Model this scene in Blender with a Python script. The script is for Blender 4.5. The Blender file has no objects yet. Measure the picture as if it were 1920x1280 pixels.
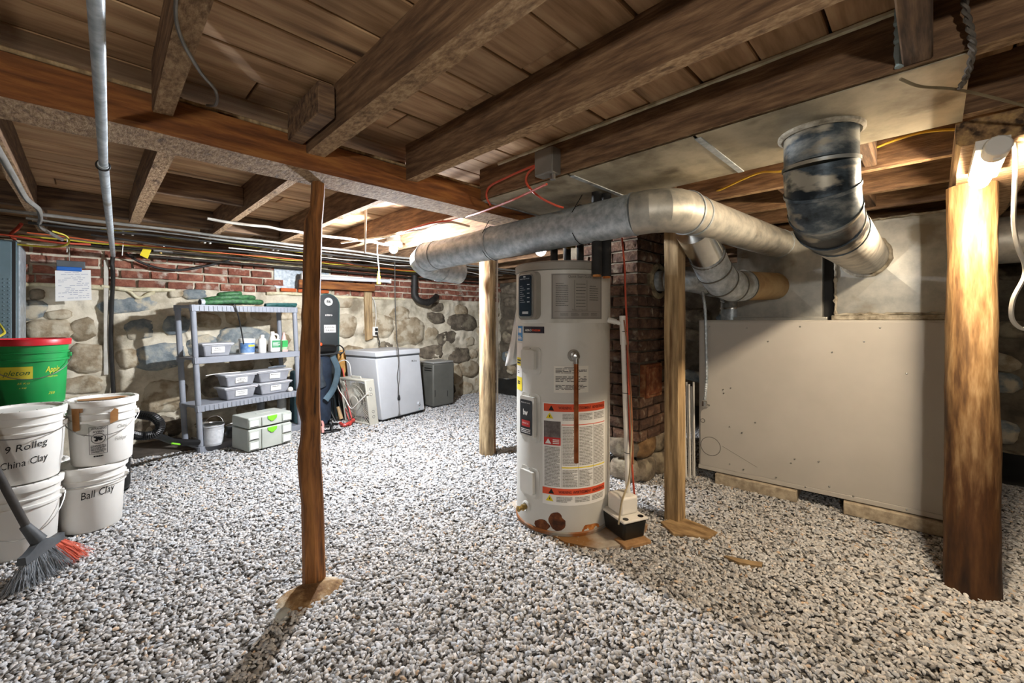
import bpy, math, random
import numpy as np
from mathutils import Vector, Matrix, Euler, noise as mnoise

# ------------------------------------------------------------------ camera, world, exposure
random.seed(7)
rng = np.random.default_rng(7)
sc = bpy.context.scene
COL = sc.collection
F, CX, HY, EYE, S2 = 790.0, 960.0, 600.0, 1.2, math.sqrt(2)
cam = bpy.data.cameras.new('camera')
camo = bpy.data.objects.new('camera', cam)
COL.objects.link(camo)
camo.location = (0, 0, EYE)
camo.rotation_euler = (math.radians(90), 0, math.radians(-45))
cam.sensor_width = 36
cam.lens = F / 1920 * 36
cam.shift_y = -(640 - HY) / 1920
cam.clip_start = 0.02
sc.camera = camo
w = bpy.data.worlds.new('world')
sc.world = w
w.use_nodes = True
w.node_tree.nodes['Background'].inputs[0].default_value = (0.75, 0.82, 1, 1)
w.node_tree.nodes['Background'].inputs[1].default_value = 0.02
sc.view_settings.view_transform = 'Standard'
sc.view_settings.look = 'None'
sc.view_settings.gamma = 1
sc.view_settings.exposure = 0.88
BULB_W, LED_W, FILL_W = 4900.0, 265.0, 780.0      # lamp radiances used by the lamp builders

# ------------------------------------------------------------------ helpers
def ray(px, py):
    t = (px - CX) / F
    return (1 + t) / S2, (1 - t) / S2, (HY - py) / F
def at_D(px, py, D):
    a, b, c = ray(px, py); return Vector((a*D, b*D, EYE + c*D))
def at_z(px, py, z=0.0):
    a, b, c = ray(px, py); k = (z - EYE) / c; return Vector((a*k, b*k, z))
def at_X(px, py, x):
    a, b, c = ray(px, py); k = x / a; return Vector((x, b*k, EYE + c*k))
def at_Y(px, py, y):
    a, b, c = ray(px, py); k = y / b; return Vector((a*k, y, EYE + c*k))

def hx(h):
    h = h.lstrip('#')
    c = [int(h[i:i+2], 16) / 255 for i in (0, 2, 4)]
    return tuple((v/12.92 if v <= .04045 else ((v+.055)/1.055)**2.4) for v in c) + (1,)

MATS = {}
def mat(name, c1, c2=None, c3=None, scale=8, st=(1, 1, 1), detail=4, rough=.6, metal=0, bump=0, bscale=None,
        rnd=0, emit=0, alpha=None, trans=0, lo=.35, hi=.65, spot=None, spotscale=5, spotlo=.58, spothi=.66, rings=0, attr=None, ior=1.45, foot=None):
    """noise driven procedural material in object space"""
    if name in MATS: return MATS[name]
    m = bpy.data.materials.new(name); m.use_nodes = True
    nt = m.node_tree; N = nt.nodes; L = nt.links
    b = N['Principled BSDF']
    b.inputs['Roughness'].default_value = rough
    b.inputs['Metallic'].default_value = metal
    b.inputs['IOR'].default_value = ior
    col = None
    tc = N.new('ShaderNodeTexCoord'); mp = N.new('ShaderNodeMapping')
    mp.inputs['Scale'].default_value = st
    oi = N.new('ShaderNodeObjectInfo')
    ad = N.new('ShaderNodeVectorMath'); ad.operation = 'MULTIPLY_ADD'
    L.new(tc.outputs['Object'], mp.inputs[0])
    vm = N.new('ShaderNodeVectorMath'); vm.operation = 'ADD'
    cb = N.new('ShaderNodeVectorMath'); cb.operation = 'SCALE'; cb.inputs[0].default_value = (13, 7, 5)
    L.new(oi.outputs['Random'], cb.inputs['Scale'])
    L.new(mp.outputs[0], vm.inputs[0]); L.new(cb.outputs[0], vm.inputs[1])
    N.remove(ad)
    nz = N.new('ShaderNodeTexNoise'); nz.inputs['Scale'].default_value = scale; nz.inputs['Detail'].default_value = detail
    nz.inputs['Roughness'].default_value = .62
    L.new(vm.outputs[0], nz.inputs['Vector'])
    fac = nz.outputs['Fac']
    if rings:
        wv = N.new('ShaderNodeTexWave'); wv.wave_type = 'RINGS'; wv.inputs['Scale'].default_value = rings
        wv.inputs['Distortion'].default_value = 6; wv.inputs['Detail'].default_value = 2; wv.inputs['Detail Scale'].default_value = .6
        L.new(vm.outputs[0], wv.inputs['Vector'])
        mx0 = N.new('ShaderNodeMix'); mx0.inputs[0].default_value = .28
        L.new(fac, mx0.inputs[2]); L.new(wv.outputs['Fac'], mx0.inputs[3]); fac = mx0.outputs[0]
    if c2 or c3:
        rp = N.new('ShaderNodeValToRGB'); e = rp.color_ramp.elements
        e[0].position = lo; e[0].color = hx(c1)
        e[1].position = hi; e[1].color = hx(c3 or c2)
        if c3:
            k = e.new((lo+hi)/2); k.color = hx(c2)
        L.new(fac, rp.inputs[0]); col = rp.outputs[0]
    else:
        rg = N.new('ShaderNodeRGB'); rg.outputs[0].default_value = hx(c1); col = rg.outputs[0]
    if attr:
        at = N.new('ShaderNodeAttribute'); at.attribute_name = attr
        mm = N.new('ShaderNodeMix'); mm.data_type = 'RGBA'; mm.blend_type = 'MULTIPLY'; mm.inputs[0].default_value = 1
        L.new(col, mm.inputs[6]); L.new(at.outputs['Color'], mm.inputs[7]); col = mm.outputs[2]
    if spot:
        n2 = N.new('ShaderNodeTexNoise'); n2.inputs['Scale'].default_value = spotscale; n2.inputs['Detail'].default_value = 5
        L.new(vm.outputs[0], n2.inputs['Vector'])
        r2 = N.new('ShaderNodeValToRGB'); r2.color_ramp.elements[0].position = spotlo; r2.color_ramp.elements[1].position = spothi
        L.new(n2.outputs['Fac'], r2.inputs[0])
        mm = N.new('ShaderNodeMix'); mm.data_type = 'RGBA'
        L.new(r2.outputs[0], mm.inputs[0]); L.new(col, mm.inputs[6]); mm.inputs[7].default_value = hx(spot); col = mm.outputs[2]
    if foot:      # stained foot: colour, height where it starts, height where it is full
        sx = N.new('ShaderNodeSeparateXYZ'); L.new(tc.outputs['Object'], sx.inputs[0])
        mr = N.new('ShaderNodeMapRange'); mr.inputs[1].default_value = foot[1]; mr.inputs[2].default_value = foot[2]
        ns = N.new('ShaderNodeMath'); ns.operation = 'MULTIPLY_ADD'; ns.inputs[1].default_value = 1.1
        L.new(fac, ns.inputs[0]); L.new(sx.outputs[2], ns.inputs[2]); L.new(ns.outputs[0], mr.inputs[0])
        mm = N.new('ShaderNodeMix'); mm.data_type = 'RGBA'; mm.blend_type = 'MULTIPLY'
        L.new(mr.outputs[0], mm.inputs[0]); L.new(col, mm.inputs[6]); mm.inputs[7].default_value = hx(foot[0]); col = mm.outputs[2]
    if rnd:
        hs = N.new('ShaderNodeHueSaturation')
        ma = N.new('ShaderNodeMapRange'); ma.inputs[3].default_value = 1 - rnd; ma.inputs[4].default_value = 1 + rnd
        L.new(oi.outputs['Random'], ma.inputs[0]); L.new(ma.outputs[0], hs.inputs['Value']); L.new(col, hs.inputs['Color']); col = hs.outputs[0]
    L.new(col, b.inputs['Base Color'])
    if bump:
        bp = N.new('ShaderNodeBump'); bp.inputs['Strength'].default_value = bump; bp.inputs['Distance'].default_value = .01
        if bscale:
            nb = N.new('ShaderNodeTexNoise'); nb.inputs['Scale'].default_value = bscale; nb.inputs['Detail'].default_value = 4
            L.new(vm.outputs[0], nb.inputs['Vector']); L.new(nb.outputs['Fac'], bp.inputs['Height'])
        else:
            L.new(fac, bp.inputs['Height'])
        L.new(bp.outputs[0], b.inputs['Normal'])
    if emit:
        b.inputs['Emission Strength'].default_value = emit
        L.new(col, b.inputs['Emission Color'])
    if trans: b.inputs['Transmission Weight'].default_value = trans
    if alpha is not None: b.inputs['Alpha'].default_value = alpha
    MATS[name] = m
    return m

class MB:
    """collects shapes into one mesh"""
    def __init__(s): s.v = []; s.f = []
    def add(s, vs, fs, M=None):
        o = len(s.v)
        s.v += [tuple(M @ Vector(p)) for p in vs] if M is not None else [tuple(p) for p in vs]
        s.f += [tuple(i + o for i in f) for f in fs]
        return s
    def box(s, c, d, M=None, taper=1.0):
        x, y, z = d[0]/2, d[1]/2, d[2]/2
        vs = []
        for k in (-1, 1):
            q = taper if k < 0 else 1
            vs += [(c[0]-x*q, c[1]-y*q, c[2]+k*z), (c[0]+x*q, c[1]-y*q, c[2]+k*z), (c[0]+x*q, c[1]+y*q, c[2]+k*z), (c[0]-x*q, c[1]+y*q, c[2]+k*z)]
        return s.add(vs, [(3, 2, 1, 0), (4, 5, 6, 7), (0, 1, 5, 4), (1, 2, 6, 5), (2, 3, 7, 6), (3, 0, 4, 7)], M)
    def bb(s, x0, x1, y0, y1, z0, z1, M=None):
        return s.box(((x0+x1)/2, (y0+y1)/2, (z0+z1)/2), (x1-x0, y1-y0, z1-z0), M)
    def tube(s, pts, r, n=8, caps=True, M=None, close=False, squash=1.0):
        P = [Vector(p) for p in pts]; m = len(P)
        R = r if isinstance(r, (list, tuple)) else [r]*m
        vs = []; fs = []; up = None
        for i in range(m):
            if close: t = P[(i+1) % m] - P[i-1]
            else: t = (P[min(i+1, m-1)] - P[max(i-1, 0)])
            t = t.normalized() if t.length > 1e-9 else Vector((0, 0, 1))
            if up is None:
                up = Vector((0, 0, 1)) if abs(t.z) < .9 else Vector((1, 0, 0))
            a = (up - t*up.dot(t)).normalized(); b = t.cross(a); up = a
            for k in range(n):
                an = 2*math.pi*k/n
                vs.append(P[i] + a*math.cos(an)*R[i] + b*math.sin(an)*R[i]*squash)
        for i in range(m if close else m-1):
            j = (i+1) % m
            for k in range(n):
                q = (k+1) % n
                fs.append((i*n+k, i*n+q, j*n+q, j*n+k))
        if caps and not close:
            fs.append(tuple(range(n))[::-1]); fs.append(tuple(range((m-1)*n, m*n)))
        return s.add(vs, fs, M)
    def lathe(s, prof, n=24, c=(0, 0, 0), M=None, a0=0, a1=2*math.pi):
        full = abs(a1-a0-2*math.pi) < 1e-6
        cnt = n if full else n+1
        vs = []; fs = []
        for r, z in prof:
            for k in range(cnt):
                an = a0 + (a1-a0)*k/n
                vs.append((c[0]+r*math.cos(an), c[1]+r*math.sin(an), c[2]+z))
        for i in range(len(prof)-1):
            for k in range(n):
                q = (k+1) % cnt
                fs.append((i*cnt+k, i*cnt+q, (i+1)*cnt+q, (i+1)*cnt+k))
        if full:
            if prof[0][0] > 1e-6: fs.append(tuple(range(cnt))[::-1])
            if prof[-1][0] > 1e-6: fs.append(tuple(range((len(prof)-1)*cnt, len(prof)*cnt)))
        return s.add(vs, fs, M)
    def prism(s, poly, z0, z1, M=None):
        n = len(poly)
        vs = [(x, y, z0) for x, y in poly] + [(x, y, z1) for x, y in poly]
        fs = [tuple(range(n))[::-1], tuple(range(n, 2*n))] + [(i, (i+1) % n, n+(i+1) % n, n+i) for i in range(n)]
        return s.add(vs, fs, M)
    def sphere(s, c, r, n=12, m=8, M=None, sq=(1, 1, 1)):
        prof = [(r*math.sin(math.pi*i/m), -r*math.cos(math.pi*i/m)) for i in range(m+1)]
        prof[0] = (1e-4, -r); prof[-1] = (1e-4, r)
        T = Matrix.Translation(c) @ Matrix.Diagonal((*sq, 1))
        return s.lathe(prof, n, (0, 0, 0), (M @ T) if M is not None else T)
    def quad(s, a, b, c, d, M=None): return s.add([a, b, c, d], [(0, 1, 2, 3)], M)
    def mesh(s, name):
        me = bpy.data.meshes.new(name)
        me.from_pydata(s.v, [], s.f); me.update()
        return me
    def build(s, name, m, parent=None, label=None, cat=None, group=None, kind=None, world=False, bevel=0, smooth=40, seg=2):
        vs = [Vector(p) for p in s.v]
        org = Vector((0, 0, 0))
        if parent is None:
            a = np.array([tuple(p) for p in vs])
            org = Vector(((a[:, 0].min()+a[:, 0].max())/2, (a[:, 1].min()+a[:, 1].max())/2, a[:, 2].min()))
            vs = [p - org for p in vs]
        elif world:
            I = wmat(parent).inverted(); vs = [I @ p for p in vs]
        me = bpy.data.meshes.new(name)
        me.from_pydata([tuple(p) for p in vs], [], s.f)
        return fin(name, me, m, parent, org, label, cat, group, kind, bevel, smooth, seg)

def wmat(o):
    M = o.matrix_basis.copy()
    while o.parent: o = o.parent; M = o.matrix_basis @ M
    return M
def fin(name, me, m, parent=None, org=(0, 0, 0), label=None, cat=None, group=None, kind=None, bevel=0, smooth=40, seg=2):
    if smooth:
        me.polygons.foreach_set('use_smooth', [True]*len(me.polygons))
        me.update()
        me.set_sharp_from_angle(angle=math.radians(smooth))
    me.update()
    if m: me.materials.append(m)
    o = bpy.data.objects.new(name, me); COL.objects.link(o)
    o.location = org
    if parent: o.parent = parent
    if bevel:
        md = o.modifiers.new('bevel', 'BEVEL'); md.width = bevel; md.segments = seg; md.limit_method = 'ANGLE'; md.angle_limit = math.radians(50)
    tag(o, label, cat, group, kind)
    return o
def tag(o, label=None, cat=None, group=None, kind=None):
    if label: o['label'] = label
    if cat: o['category'] = cat
    if group: o['group'] = group
    if kind: o['kind'] = kind
    return o
def thing(name, label, cat, loc=(0, 0, 0), rz=0, group=None, tilt=(0, 0), kind=None):
    o = bpy.data.objects.new(name, None); COL.objects.link(o)
    o.empty_display_size = .05
    o.rotation_mode = 'XYZ'
    o.location = loc; o.rotation_euler = (tilt[0], tilt[1], rz)
    return tag(o, label, cat, group, kind)
def copy_mesh(name, me, parent, M, m=None):
    o = bpy.data.objects.new(name, me); COL.objects.link(o)
    o.parent = parent; o.matrix_basis = M
    return o
def spl(pts, n=6, close=False):
    P = [Vector(p) for p in pts]; out = []; m = len(P)
    rg = range(m) if close else range(m-1)
    for i in rg:
        p0 = P[i-1] if (close or i > 0) else P[0]*2-P[1]
        p1 = P[i]; p2 = P[(i+1) % m]
        p3 = P[(i+2) % m] if (close or i+2 < m) else P[-1]*2-P[-2]
        for k in range(n):
            t = k/n
            out.append(.5*((2*p1)+(p2-p0)*t+(2*p0-5*p1+4*p2-p3)*t*t+(3*p1-p0-3*p2+p3)*t**3))
    if not close: out.append(P[-1].copy())
    return out
def nz(p, s=1.0): return mnoise.noise(Vector(p)*s)

TXT = {}
def text2d(string, size, shear=0.0, bold=0.0, width=None):
    """outline of a line of text as flat triangles: verts (x right, y up) centred in x, baseline y=0"""
    key = (string, shear, bold)
    if key not in TXT:
        cu = bpy.data.curves.new('t', 'FONT'); cu.body = string; cu.size = 1; cu.resolution_u = 2; cu.shear = shear; cu.offset = bold
        ob = bpy.data.objects.new('t', cu); COL.objects.link(ob)
        dg = bpy.context.evaluated_depsgraph_get()
        me = bpy.data.meshes.new_from_object(ob.evaluated_get(dg))
        vs = np.array([tuple(v.co) for v in me.vertices]).reshape(-1, 3)[:, :2]
        fs = [tuple(p.vertices) for p in me.polygons]
        bpy.data.objects.remove(ob); bpy.data.curves.remove(cu); bpy.data.meshes.remove(me)
        TXT[key] = (vs, fs)
    vs, fs = TXT[key]
    vs = vs*size
    cx = (vs[:, 0].min()+vs[:, 0].max())/2
    vs = vs - np.array([cx, 0])
    if width:
        vs = vs * np.array([width/max(1e-6, (vs[:, 0].max()-vs[:, 0].min())), 1])
    return vs, fs
def put_text(mb, string, size, fn, shear=0, bold=0, width=None, dx=0, dy=0, rot=0):
    vs, fs = text2d(string, size, shear, bold, width)
    c, s_ = math.cos(rot), math.sin(rot)
    mb.add([fn(dx + x*c - y*s_, dy + x*s_ + y*c) for x, y in vs], fs)
def flat(o, xa, ya):
    o, xa, ya = Vector(o), Vector(xa), Vector(ya)
    return lambda x, y: o + xa*x + ya*y
def cylf(r, a0, z0, c=(0, 0), flip=1, taper=0):
    # maps (x right, y up) onto a vertical cylinder, seen from outside; right = increasing angle
    return lambda x, y: Vector((c[0] + (r+taper*y)*math.cos(a0 + flip*x/r), c[1] + (r+taper*y)*math.sin(a0 + flip*x/r), z0 + y))
def rectf(mb, fn, x0, x1, y0, y1, nx=6):
    vs = []; fs = []
    for i in range(nx+1):
        x = x0+(x1-x0)*i/nx
        vs += [fn(x, y0), fn(x, y1)]
    for i in range(nx): fs.append((2*i, 2*i+2, 2*i+3, 2*i+1))
    mb.add(vs, fs)

# ------------------------------------------------------------------ common materials
M_mortar = mat('mortar', '#aea48e', '#cdc3ad', '#e0d7c3', scale=4, detail=8, rough=.95, bump=.9, bscale=22, spot='#857a66', spotscale=3, spotlo=.55, spothi=.68)
M_joist = mat('joist_wood', '#543d2a', '#70543b', '#8a6c4e', scale=6, st=(9, 1.1, 9), detail=6, rough=.85, bump=.6, rnd=.15, spot='#4a3626', spotscale=2, spotlo=.6, spothi=.74)  # joist sides, darkened so the colour carries their shade
M_joistx = mat('block_wood', '#46352a', '#6d5540', '#8a6e50', scale=5, st=(.7, 9, 9), rough=.85, bump=.5, rnd=.2)
M_girder = mat('girder_wood', '#643a1c', '#834f25', '#9c6632', scale=5, st=(1, 8, 8), detail=6, rough=.8, bump=.6, spot='#5a381c', spotscale=1.6, spotlo=.58, spothi=.74)
M_plank = mat('plank_wood', '#96734f', '#b58f68', '#c8a57c', scale=4, st=(.5, 5, 5), rough=.8, bump=.25, rnd=.14, spot='#533b28', spotscale=2.2, spotlo=.62, spothi=.74)
M_sawn_lit = mat('rough_sawn_lit_wood', '#7d6146', '#a2825f', '#bfa17b', scale=16, st=(5, 2, 2), detail=7, rough=.95, bump=.9, rnd=.1, spot='#5d452f', spotscale=5, spotlo=.6, spothi=.74)  # rough-sawn undersides; light bounced off the floor is mixed into the paler colour
M_post = mat('post_wood', '#56371f', '#8a5a2e', '#a8713c', scale=5, st=(7, 7, .7), rough=.75, bump=.6, spot='#3a2414', spotscale=2.5)
M_pale = mat('pale_wood', '#806a4c', '#a88d66', '#c2a87f', scale=5, st=(7, 7, .6), rough=.75, bump=.4, spot='#6b4e30', spotscale=2.2)
M_galv = mat('galvanised', '#98a2a9', '#b3bcc2', '#ccd3d7', scale=26, detail=6, rough=.42, metal=.35, bump=.05, spot='#7a7264', spotscale=4, spotlo=.6, spothi=.75)
M_bluegal = mat('duct_metal', '#a3a29c', '#bdbab0', '#cfcbc0', scale=14, detail=6, rough=.45, metal=.5, bump=.06, spot='#6d6455', spotscale=6, spotlo=.62, spothi=.78)
M_black = mat('black_plastic', '#131313', rough=.45)
M_white = mat('white_plastic', '#dddad2', '#e6e3dc', scale=5, rough=.45)
M_steel = mat('steel', '#a8a8a6', '#c4c4c2', scale=18, rough=.3, metal=1)
M_ink = mat('black_ink', '#1c1c1c', rough=.8)
M_paper = mat('white_paper', '#e4e3df', rough=.85)
M_dark = mat('dark_cavity', '#17130f', rough=1)
# ================================================================== SETTING
WB, WR, WL, WN = 5.4, 5.1, -2.0, -2.6        # back (Y), right (X), left (X), near (Y) wall planes
CZ, JZ = 2.06, 1.887                         # ceiling plank underside, joist underside
# ---- floor and gravel
g = MB(); g.bb(WL-.2, WR+.2, WN-.2, WB+.2, -.15, -.012)
M_floor = mat('gravel_bed', '#4c4945', '#6d6a65', '#918e89', scale=90, detail=3, rough=1, bump=1, lo=.4, hi=.6)
floor = g.build('floor', M_floor, kind='structure', smooth=0)
def gravel(N1, dens_near=6200, dens_far=3100):
    pts = []
    def fill(n, x0, x1, y0, y1, cond):
        p = np.column_stack((rng.uniform(x0, x1, n), rng.uniform(y0, y1, n)))
        D = (p[:, 0]+p[:, 1])/S2; R = (p[:, 0]-p[:, 1])/S2
        return p[cond(D, R)]
    x0, x1, y0, y1 = -1.3, WR-.05, -1.7, WB-.045
    A = (x1-x0)*(y1-y0)
    side = lambda D, R: (np.abs(R) < 1.38*D+.5)
    a = fill(int(dens_near*A), x0, x1, y0, y1, lambda D, R: side(D, R) & (D > 1.0) & (D < 3.4))
    b = fill(int(dens_far*A), x0, x1, y0, y1, lambda D, R: side(D, R) & (D >= 3.4))
    P = np.vstack((a, b)); n = len(P)
    far = np.concatenate((np.zeros(len(a)), np.ones(len(b))))
    L = rng.uniform(.0085, .0175, n)*(1+.2*far)
    W = L*rng.uniform(.36, .7, n); T = rng.uniform(.0016, .0036, n)*(1+.3*far)
    k = 5
    ang = (np.arange(k)*2*np.pi/k)[None, :] + rng.uniform(-.35, .35, (n, k))
    rad = rng.uniform(.72, 1.08, (n, k))
    bx, by = np.cos(ang)*rad, np.sin(ang)*rad
    sh = rng.uniform(.55, .85, (n, 1))
    V = np.zeros((n, 2*k, 3))
    V[:, :k, 0] = bx*L[:, None]; V[:, :k, 1] = by*W[:, None]; V[:, :k, 2] = -T[:, None]
    V[:, k:, 0] = bx*sh*L[:, None]; V[:, k:, 1] = by*sh*W[:, None]; V[:, k:, 2] = T[:, None]*(1+rng.uniform(-.5, .5, (n, k)))
    az = rng.uniform(0, 2*np.pi, n); tx = rng.normal(0, .38, n); ty = rng.normal(0, .24, n)
    ca, sa = np.cos(az), np.sin(az); cx, sx = np.cos(tx), np.sin(tx); cy, sy = np.cos(ty), np.sin(ty)
    x, y, z = V[..., 0], V[..., 1], V[..., 2]
    y2 = y*cx[:, None]-z*sx[:, None]; z2 = y*sx[:, None]+z*cx[:, None]
    x3 = x*cy[:, None]+z2*sy[:, None]; z3 = -x*sy[:, None]+z2*cy[:, None]
    gz = .006*np.sin(P[:, 0]*3.1+1)*np.cos(P[:, 1]*2.7)
    V[..., 0] = x3*ca[:, None]-y2*sa[:, None]+P[:, 0][:, None]
    V[..., 1] = x3*sa[:, None]+y2*ca[:, None]+P[:, 1][:, None]
    V[..., 2] = z3+(rng.uniform(-.006, .004, n)+gz)[:, None]
    base = (np.arange(n)*2*k)[:, None]
    quads = np.stack([np.stack([np.full(n, i), np.full(n, (i+1) % k), np.full(n, k+(i+1) % k), np.full(n, k+i)], 1) for i in range(k)], 1) + base[:, :, None]
    caps = np.tile(np.arange(k, 2*k), (n, 1)) + base
    loops = np.concatenate((quads.reshape(n, -1), caps), 1).astype(np.int32)
    lt = np.tile(np.array([4]*k+[k], np.int32), n)
    ls = np.concatenate(([0], np.cumsum(lt)[:-1])).astype(np.int32)
    me = bpy.data.meshes.new('gravel')
    me.vertices.add(n*2*k); me.vertices.foreach_set('co', V.reshape(-1))
    me.loops.add(loops.size); me.loops.foreach_set('vertex_index', loops.reshape(-1))
    me.polygons.add(len(lt)); me.polygons.foreach_set('loop_start', ls)
    me.update(calc_edges=True)
    val = np.clip(rng.normal(.47, .088, n), .15, .76)
    drk = rng.random(n) < .08; val[drk] *= .4
    warm = rng.normal(.008, .028, n); brown = rng.random(n) < .025
    C = np.ones((n, 4)); C[:, 0] = val*(1+warm); C[:, 1] = val; C[:, 2] = val*(1-warm*1.2)
    C[brown, 0] *= 1.05; C[brown, 1] *= .8; C[brown, 2] *= .58
    ca_ = me.color_attributes.new('tint', 'FLOAT_COLOR', 'POINT')
    ca_.data.foreach_set('color', np.repeat(C, 2*k, 0).reshape(-1).astype(np.float32))
    me.validate()
    m = mat('gravel_stone', '#ffffff', attr='tint', rough=.85)
    o = fin('gravel', me, m, label='loose grey crushed gravel covering the whole basement floor', cat='gravel', kind='stuff', smooth=0)
gravel(0)

# ---- ceiling: planks run along X, joists along Y
cm = MB(); cm.bb(WL-.2, WR+.2, WN-.2, WB+.2, CZ+.03, CZ+.12)
ceiling = cm.build('ceiling', M_dark, kind='structure', smooth=0)
y = WN; pi = 0
while y < WB:
    wd = random.uniform(.165, .215)
    xs = [WL-.1]
    if random.random() < .55: xs.append(random.uniform(-.5, 3.5))
    xs.append(WR+.1)
    for a, b in zip(xs[:-1], xs[1:]):
        m = MB(); dz = random.uniform(0, .006)
        m.bb(a+.003, b-.003, y+.004, min(y+wd, WB+.15)-.004, CZ-dz, CZ+.029)
        m.build('plank', M_plank, ceiling, world=True, smooth=0, bevel=.003, seg=1)
    y += wd

def joist(x0, x1, y0, y1, z0=JZ, z1=CZ-.001, name='joist', mt=None, skew=0):
    m = MB(); n = 10
    vs = []; fs = []
    sd = random.uniform(0, 50)
    for i in range(n+1):
        yy = y0+(y1-y0)*i/n
        dx = skew*(i/n) + .004*nz((sd, yy*1.3, 0)); dz = .007*nz((sd+9, yy*2, 3)); cw = .006*abs(nz((sd, yy*3, 8)))
        vs += [(x0+dx+cw, yy, z0+dz), (x1+dx, yy, z0+dz+.003), (x1+dx, yy, z1), (x0+dx, yy, z1), (x0+dx, yy, z0+dz+.008+cw)]
    for i in range(n):
        for k in range(5):
            q = (k+1) % 5
            fs.append((i*5+k, i*5+q, (i+1)*5+q, (i+1)*5+k))
    fs += [(0, 1, 2, 3, 4)[::-1], tuple(n*5+k for k in range(5))]
    m.add(vs, fs)
    o = m.build(name, mt or M_joist, ceiling, world=True, smooth=0); o.data.materials.append(M_sawn_lit)
    for i in range(n): o.data.polygons[i*5].material_index = 1  # underside faces: paler wood with floor light painted in
    return o
for x0, x1, sk in ((-1.62, -1.57, 0), (-1.2, -1.15, 0), (-.76, -.71, 0), (-.32, -.27, 0), (.10, .155, .04), (.615, .69, .01), (1.09, 1.15, 0), (1.57, 1.632, 0)):
    joist(x0, x1, WN, 1.83, skew=sk)
for x0, x1, yy in ((-1.62, -1.57, WB), (-.95, -.9, 4.03), (-.29, -.24, 4.9), (.19, .25, 4.03), (.685, .73, 4.6), (1.17, 1.22, WB), (1.7, 1.76, WB), (2.1, 2.15, WB), (2.55, 2.6, WB), (3.0, 3.05, WB), (3.45, 3.5, WB), (3.9, 3.95, WB), (4.35, 4.4, WB), (4.8, 4.85, WB)):
    joist(x0, x1, 2.05, yy)
joist(2.06, 2.115, WN, 1.83)
for x0 in (2.52, 2.97, 3.42, 3.87, 4.32, 4.77):
    joist(x0, x0+.055, WN, 1.83)
def block(x0, x1, y0, y1, z0, z1=CZ-.002, mt=None, name='blocking'):
    MB().bb(x0, x1, y0, y1, z0, z1).build(name, mt or M_joistx, ceiling, world=True, bevel=.004, seg=1)
block(1.152, 1.568, 0.0, .06, JZ+.002)
block(.252, .684, 3.08, 3.12, 1.92, 2.04)
block(-1.9, 1.165, 4.03, 4.1, 1.92)
block(.555, .614, 1.50, 1.822, 1.915, 2.03, M_joistx)
for i, (xa, yy) in enumerate(((2.12, .18), (2.58, .55), (2.12, 1.1), (3.03, .25), (2.58, 1.3))):
    block(xa, xa+.395, yy, yy+.045, 1.9)
# sill and rim above the masonry
block(WL, WR, WB-.03, WB+.2, 1.84, CZ-.002, M_joistx, 'sill')
block(WR-.03, WR+.2, WN, WB-.04, 1.84, CZ-.002, M_joist, 'sill')
# nail points in the ceiling, a few splinters
# ---- main beams
def beam(name, x0, x1, y0, y1, z0, z1, mt, label):
    m = MB(); n = 40; vs = []; fs = []
    for i in range(n+1):
        x = x0+(x1-x0)*i/n
        c = .012+.012*abs(nz((x*2, 4, 1))); d = .006*nz((x*1.5, 1, 7))
        vs += [(x, y0+d, z0+c), (x, y0+c+d, z0+.004*nz((x*3, 0, 0))), (x, y1-c, z0+.004*nz((x*3, 5, 0))), (x, y1, z0+c), (x, y1, z1), (x, y0+d, z1)]
    for i in range(n):
        for k in range(6):
            q = (k+1) % 6
            fs.append((i*6+k, (i+1)*6+k, (i+1)*6+q, i*6+q))
    fs += [(0, 1, 2, 3, 4, 5), tuple(n*6+k for k in range(6))[::-1]]
    m.add(vs, fs)
    o = m.build(name, mt, label=label, cat='beam', smooth=25); o.data.materials.append(M_sawn_lit)
    for i in range(n): o.data.polygons[i*6+1].material_index = 1  # beam underside takes the same painted floor light
    return o
beam('timber_beam', WL, 2.78, 1.823, 2.06, 1.826, 1.945, M_girder, 'long rough-sawn orange-brown main beam carried by the thin crooked post')
M_beam2 = mat('beam_dark_wood', '#5b4630', '#8d6f4c', '#b0905f', scale=4, st=(.6, 8, 8), rough=.8, bump=.5, spot='#3a2a1c', spotscale=2.2)
beam('timber_beam', 2.13, WR, -.29, -.055, 1.8, 1.886, M_beam2, 'short heavy beam resting on the thick log post under the lit tube lamp')
# ceiling strip seen over the beam edge
block(WL, 2.75, 1.832, 1.848, 1.952, 1.966, M_pale, 'batten')

# ---- masonry walls
M_brick = mat('brick_red', '#6f4234', '#87513f', '#9c6a55', scale=14, detail=6, rough=.9, bump=.7, bscale=60, rnd=.22, spot='#b9a999', spotscale=9, spotlo=.57, spothi=.68)
M_brick2 = mat('brick_chimney', '#3d2b21', '#523a2c', '#6b5442', scale=14, detail=6, rough=.92, bump=.8, bscale=60, rnd=.28, spot='#8f8270', spotscale=11, spotlo=.6, spothi=.72)
M_stoneA = mat('stone_brown', '#84745b', '#a09076', '#b8aa92', scale=9, detail=7, rough=.95, bump=.9, bscale=30, rnd=.16, spot='#bfb49d', spotscale=7, spotlo=.5, spothi=.6)
M_stoneB = mat('stone_blue', '#616a6f', '#7c8486', '#9c9e98', scale=9, detail=7, rough=.9, bump=.9, bscale=30, rnd=.15, spot='#bfb49d', spotscale=6, spotlo=.52, spothi=.62)
M_stoneC = mat('stone_dark', '#50483c', '#6e6354', '#8a7e6c', scale=9, detail=7, rough=.95, bump=.9, bscale=30, rnd=.2, spot='#8f8570', spotscale=7, spotlo=.54, spothi=.64)
M_stoneD = mat('stone_earth', '#5a4429', '#75593a', '#8f7450', scale=9, detail=7, rough=.95, bump=.9, bscale=30, rnd=.2)
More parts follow.
